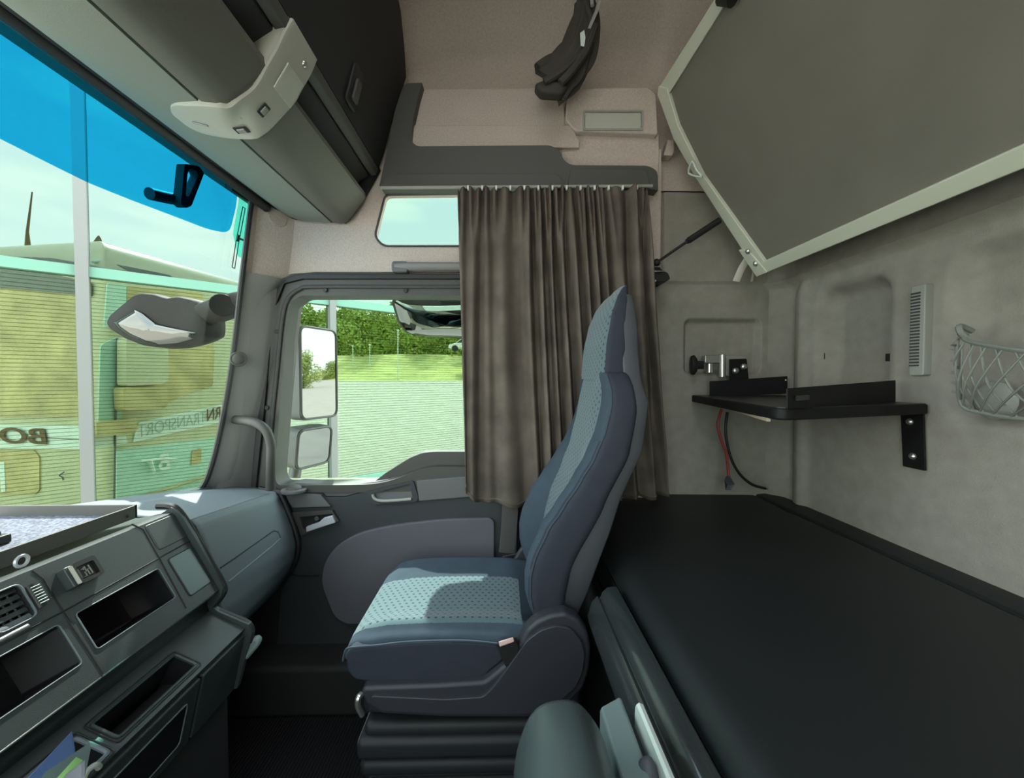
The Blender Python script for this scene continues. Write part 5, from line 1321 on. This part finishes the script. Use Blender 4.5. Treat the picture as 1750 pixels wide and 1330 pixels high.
# ---- trees beyond the grass
def tree_mesh(seed, n=2600, h=7.5, rad=3.3):
    rnd = random.Random(seed); bm = bmesh.new(); blobs = []
    for i in range(16):
        a = rnd.uniform(0, 6.28); r = rnd.uniform(0, rad * .75); z = rnd.uniform(1.6, h - 1.0); k = 1 - abs(z - h * .5) / (h * .62)
        blobs.append((Vector((math.cos(a) * r * k, math.sin(a) * r * k, z)), rnd.uniform(1.0, 1.7)))
    for i in range(n):
        c, r = rnd.choice(blobs); d = Vector((rnd.gauss(0, 1), rnd.gauss(0, 1), rnd.gauss(0, 1))).normalized(); p = c + d * r * rnd.uniform(.75, 1.05)
        s = rnd.uniform(.12, .26); u = d.orthogonal().normalized(); u.rotate(Matrix.Rotation(rnd.uniform(0, 6.28), 3, d)); v = d.cross(u)
        u = (u + d * rnd.uniform(-.6, .6)).normalized()
        bm.faces.new([bm.verts.new(p + u * s), bm.verts.new(p + v * s * .6), bm.verts.new(p - u * s), bm.verts.new(p - v * s * .6)])
    return bm
def make_tree(seed, h):
    t = empty('tree', (0, 0, 0)); obj('crown', tree_mesh(seed, h=h), M['leaf'], t, smooth=180)
    obj('trunk', tube_bm([(0, 0, -.5), (.1, 0, h * .3), (0, .1, h * .62)], [.22, .17, .08], 8), M['bark'], t); return t
def copy_tree(o, parent=None):
    c = o.copy(); COL.objects.link(c); c.parent = parent
    for ch in o.children: copy_tree(ch, c)
    return c
proto = [make_tree(3, 7.5), make_tree(11, 6.6)]
spots = [(-24, 58), (-18, 51), (-11.4, 51.5), (-4.8, 51), (1.8, 51.5), (8.4, 51), (-14.7, 58.5), (-8.1, 59), (-1.5, 58.5), (5, 59), (-31, 52), (-38, 53)]
for i, (x, y) in enumerate(spots):
    o = proto[i % 2] if i < 2 else copy_tree(proto[i % 2])
    o.location = (x, y, ZG + 4.4); o.scale = (1.0, 1.0, .9 + .25 * ((i * 37) % 10) / 10); o.rotation_euler = (0, 0, i * 1.3)
    tag(o, 'leafy green tree in the row on top of the grass bank', 'tree', 'trees on the grass bank')
for i, (x, y, k) in enumerate(((52, 23, .8), (80, 40, .9), (74, 26, .7))):
    o = copy_tree(proto[i % 2]); o.location = (x, y, ZG + .3); o.scale = (k, k, k)
    tag(o, 'dark leafy tree seen only in the glass of the door mirror', 'tree', 'trees behind the truck')
hb = random.Random(5); bm = bmesh.new()
for i in range(15000):
    x = hb.uniform(-46, 16); z = ZG + 5.3 + 9.0 * hb.random() ** .8 + .8 * math.sin(x * .9) + .6 * math.sin(x * 2.3); y = 67.0 + hb.uniform(-.8, .8) + .7 * math.sin(x * 1.3 + z)
    p = Vector((x, y, z)); d = Vector((hb.gauss(0, .6), -1, hb.gauss(0, .6))).normalized(); s = hb.uniform(.18, .40); u = d.orthogonal().normalized(); u.rotate(Matrix.Rotation(hb.uniform(0, 6.28), 3, d)); v = d.cross(u)
    bm.faces.new([bm.verts.new(p + u * s), bm.verts.new(p + v * s * .6), bm.verts.new(p - u * s), bm.verts.new(p - v * s * .6)])
cv_ = [[bm.verts.new((x, 68.6 + .3 * math.sin(x), z)) for x in range(-46, 17, 3)] for z in (ZG + 4.5, ZG + 13.2)]
for a, b in zip(range(20), range(1, 21)): bm.faces.new([cv_[0][a], cv_[0][b], cv_[1][b], cv_[1][a]])
hg = tag(obj('hedge', bm, M['leaf'], None, smooth=180), 'tall dense green hedge behind the trees on the bank', 'hedge')
# lamp posts on the bank
def post(px, ytop, ybase, Y, r, label):
    b, t = P(px, ybase, Y), P(px, ytop, Y)
    lp0 = thing('lamp_post', label, 'lamp post', (b.x, b.y, b.z), 'lamp posts on the grass')
    obj('post', tube_bm([b + Vector((0, 0, -.5)), t], r, 8), M['white'], lp0); obj('lamp_head', box_bm(t.x - r * 2, t.x + r * 2, t.y - .1, t.y + .1, t.z, t.z + .15), M['white'], lp0)
post(680, 566, 652, 38.4, .05, 'tall thin pale lamp post at the foot of the grass bank')
post(603, 592, 625, 45.0, .05, 'short pale post on the grass next to the door mirror')
post(632, 590, 625, 45.0, .05, 'short pale post on the grass between the mirror and the tall lamp post')
# ---- parked car on the bank, half hidden by the curtain
c = P(800, 590, 44.0)
cr = thing('parked_car', 'silver car parked on the grass bank beside the curtain edge', 'car', (c.x, 44, c.z - .9))
z0_ = c.z - .75
pf = [(-2.1, .35), (-2.05, .75), (-1.3, .92), (-.75, 1.35), (.7, 1.42), (1.5, .98), (2.1, .85), (2.15, .35)]
obj('car_body', plate_bm(round_poly([(c.x + a, z0_ + b) for a, b in pf], .15), [], ymap(43.2), 1.7), M['car'], cr, bevel=.12, seg=3)
obj('car_window', plate_bm([(c.x + a, z0_ + b) for a, b in ((-1.15, .95), (-.68, 1.30), (.62, 1.36), (1.3, .98))], [], ymap(43.15), .05), M['screen'], cr)
for a in (-1.35, 1.35): obj('wheel', tube_bm([(c.x + a, 43.12, z0_ + .33), (c.x + a, 43.4, z0_ + .33)], .33, 20), M['rubber'], cr, bevel=.03)

# ---- the truck mirrored by the glass
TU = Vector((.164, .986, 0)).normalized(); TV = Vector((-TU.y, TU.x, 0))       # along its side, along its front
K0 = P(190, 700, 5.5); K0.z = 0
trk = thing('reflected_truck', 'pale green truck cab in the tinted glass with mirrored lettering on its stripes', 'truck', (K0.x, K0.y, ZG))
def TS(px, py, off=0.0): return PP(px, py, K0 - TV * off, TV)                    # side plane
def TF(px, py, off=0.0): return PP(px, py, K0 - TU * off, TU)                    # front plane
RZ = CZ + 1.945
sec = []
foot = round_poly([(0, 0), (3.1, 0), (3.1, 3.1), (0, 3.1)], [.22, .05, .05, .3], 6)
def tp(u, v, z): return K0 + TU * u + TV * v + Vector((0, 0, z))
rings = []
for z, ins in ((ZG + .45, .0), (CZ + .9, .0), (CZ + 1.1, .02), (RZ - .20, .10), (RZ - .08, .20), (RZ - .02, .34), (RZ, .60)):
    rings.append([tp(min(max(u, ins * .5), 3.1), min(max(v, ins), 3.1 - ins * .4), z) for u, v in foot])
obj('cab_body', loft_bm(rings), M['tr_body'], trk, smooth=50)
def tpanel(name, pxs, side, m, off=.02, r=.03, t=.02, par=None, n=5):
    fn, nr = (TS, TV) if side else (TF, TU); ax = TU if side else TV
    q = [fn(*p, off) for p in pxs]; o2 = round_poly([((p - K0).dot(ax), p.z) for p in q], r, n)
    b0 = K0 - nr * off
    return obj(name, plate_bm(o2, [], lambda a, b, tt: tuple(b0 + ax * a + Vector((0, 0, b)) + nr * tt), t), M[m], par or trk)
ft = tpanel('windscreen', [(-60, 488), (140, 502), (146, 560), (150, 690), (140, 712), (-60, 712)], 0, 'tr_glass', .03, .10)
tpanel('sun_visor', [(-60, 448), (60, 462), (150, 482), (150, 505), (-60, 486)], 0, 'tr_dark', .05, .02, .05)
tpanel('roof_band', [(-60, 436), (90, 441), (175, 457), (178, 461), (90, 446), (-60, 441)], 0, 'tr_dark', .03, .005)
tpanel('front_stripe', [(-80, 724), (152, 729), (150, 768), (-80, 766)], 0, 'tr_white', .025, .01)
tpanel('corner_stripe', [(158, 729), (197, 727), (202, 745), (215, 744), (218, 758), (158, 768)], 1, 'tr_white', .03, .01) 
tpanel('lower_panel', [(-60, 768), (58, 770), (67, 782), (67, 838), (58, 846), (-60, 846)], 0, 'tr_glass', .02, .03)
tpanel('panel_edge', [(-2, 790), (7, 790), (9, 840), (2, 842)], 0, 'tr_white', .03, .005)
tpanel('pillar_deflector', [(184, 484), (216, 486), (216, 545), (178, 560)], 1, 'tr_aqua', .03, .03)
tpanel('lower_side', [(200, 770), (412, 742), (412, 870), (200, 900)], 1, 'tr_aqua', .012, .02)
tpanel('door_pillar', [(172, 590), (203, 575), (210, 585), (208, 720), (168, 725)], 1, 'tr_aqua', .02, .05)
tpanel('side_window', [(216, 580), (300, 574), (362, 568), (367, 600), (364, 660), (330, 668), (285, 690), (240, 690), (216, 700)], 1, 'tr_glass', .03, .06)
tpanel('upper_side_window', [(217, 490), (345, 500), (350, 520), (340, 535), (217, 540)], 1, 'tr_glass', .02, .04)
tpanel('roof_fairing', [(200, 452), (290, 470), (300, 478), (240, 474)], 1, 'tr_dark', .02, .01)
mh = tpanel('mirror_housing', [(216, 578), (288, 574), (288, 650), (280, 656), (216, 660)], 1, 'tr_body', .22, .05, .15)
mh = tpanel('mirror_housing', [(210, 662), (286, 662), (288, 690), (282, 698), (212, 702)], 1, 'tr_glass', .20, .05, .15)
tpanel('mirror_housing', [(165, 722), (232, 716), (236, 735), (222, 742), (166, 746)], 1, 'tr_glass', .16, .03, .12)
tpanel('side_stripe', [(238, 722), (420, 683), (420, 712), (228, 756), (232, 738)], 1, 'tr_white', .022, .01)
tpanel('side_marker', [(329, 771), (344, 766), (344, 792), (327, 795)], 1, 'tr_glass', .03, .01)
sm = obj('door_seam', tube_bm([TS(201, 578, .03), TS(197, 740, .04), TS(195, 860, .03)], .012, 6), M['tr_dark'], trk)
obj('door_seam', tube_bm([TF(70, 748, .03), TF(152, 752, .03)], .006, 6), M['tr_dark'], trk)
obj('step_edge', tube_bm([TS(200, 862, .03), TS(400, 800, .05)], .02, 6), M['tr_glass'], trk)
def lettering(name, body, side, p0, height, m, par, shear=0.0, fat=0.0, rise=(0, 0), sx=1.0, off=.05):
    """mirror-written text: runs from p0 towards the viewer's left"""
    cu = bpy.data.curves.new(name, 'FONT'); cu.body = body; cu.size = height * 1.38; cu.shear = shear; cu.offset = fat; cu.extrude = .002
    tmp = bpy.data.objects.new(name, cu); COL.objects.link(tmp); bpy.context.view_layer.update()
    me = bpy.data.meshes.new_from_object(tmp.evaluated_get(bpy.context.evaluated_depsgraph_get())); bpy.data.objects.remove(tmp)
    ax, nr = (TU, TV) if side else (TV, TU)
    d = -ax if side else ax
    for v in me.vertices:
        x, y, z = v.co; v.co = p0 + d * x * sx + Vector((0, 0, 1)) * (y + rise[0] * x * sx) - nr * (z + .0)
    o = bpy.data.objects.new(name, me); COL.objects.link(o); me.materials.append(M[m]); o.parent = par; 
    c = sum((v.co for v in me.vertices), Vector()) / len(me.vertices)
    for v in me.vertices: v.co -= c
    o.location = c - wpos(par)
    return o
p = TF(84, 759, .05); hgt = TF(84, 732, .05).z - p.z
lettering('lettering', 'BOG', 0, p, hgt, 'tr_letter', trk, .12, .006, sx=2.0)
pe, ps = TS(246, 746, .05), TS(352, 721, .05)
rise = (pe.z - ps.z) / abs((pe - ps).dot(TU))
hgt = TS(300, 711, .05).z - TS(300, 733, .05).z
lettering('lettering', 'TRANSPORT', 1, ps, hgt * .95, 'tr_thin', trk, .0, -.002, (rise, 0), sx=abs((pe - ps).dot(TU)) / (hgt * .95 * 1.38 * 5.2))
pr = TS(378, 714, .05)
lettering('lettering', 'RN', 1, pr, hgt * 1.02, 'tr_letter', trk, .0, .004, (rise, 0), sx=abs((pr - ps).dot(TU)) / (hgt * 1.02 * 1.38 * 1.42))
pb = TS(293, 800, .05); hb_ = TS(293, 772, .05).z - pb.z
lettering('logo', 'B', 1, pb, hb_, 'tr_white', trk, .1, .006, sx=.95)
obj('logo_bar', tube_bm([TS(302, 785, .055), TS(280, 784, .055), TS(240, 788, .055)], .020, 6), M['tr_white'], trk)
obj('logo_bar', tube_bm([TS(257, 787, .055), TS(263, 808, .055)], .022, 6), M['tr_white'], trk)
obj('badge', tube_bm([TF(109, 807, .04), TF(101, 813, .04), TF(107, 816, .04), TF(108, 821, .04)], .010, 6), M['tr_dark'], trk)
ab = P(47, 405, 6.4)
obj('whip_aerial', tube_bm([ab + Vector((0, 0, -.15)), ab + Vector((0, 0, .08)), P(55, 328, 6.4)], [.035, .018, .008], 8), M['tr_letter'], trk)
obj('aerial_fin', loft_bm([[P(x, y, Y) for x, y in ((156, 418), (176, 418), (173, 408), (169, 402), (165, 405))] for Y in (6.1, 6.2)]), M['tr_letter'], trk)
tb_ = obj('roof_beacon', tube_bm([P(156, 447, 5.55), P(181, 446, 5.6)], .02, 8), M['tr_aqua'], trk)
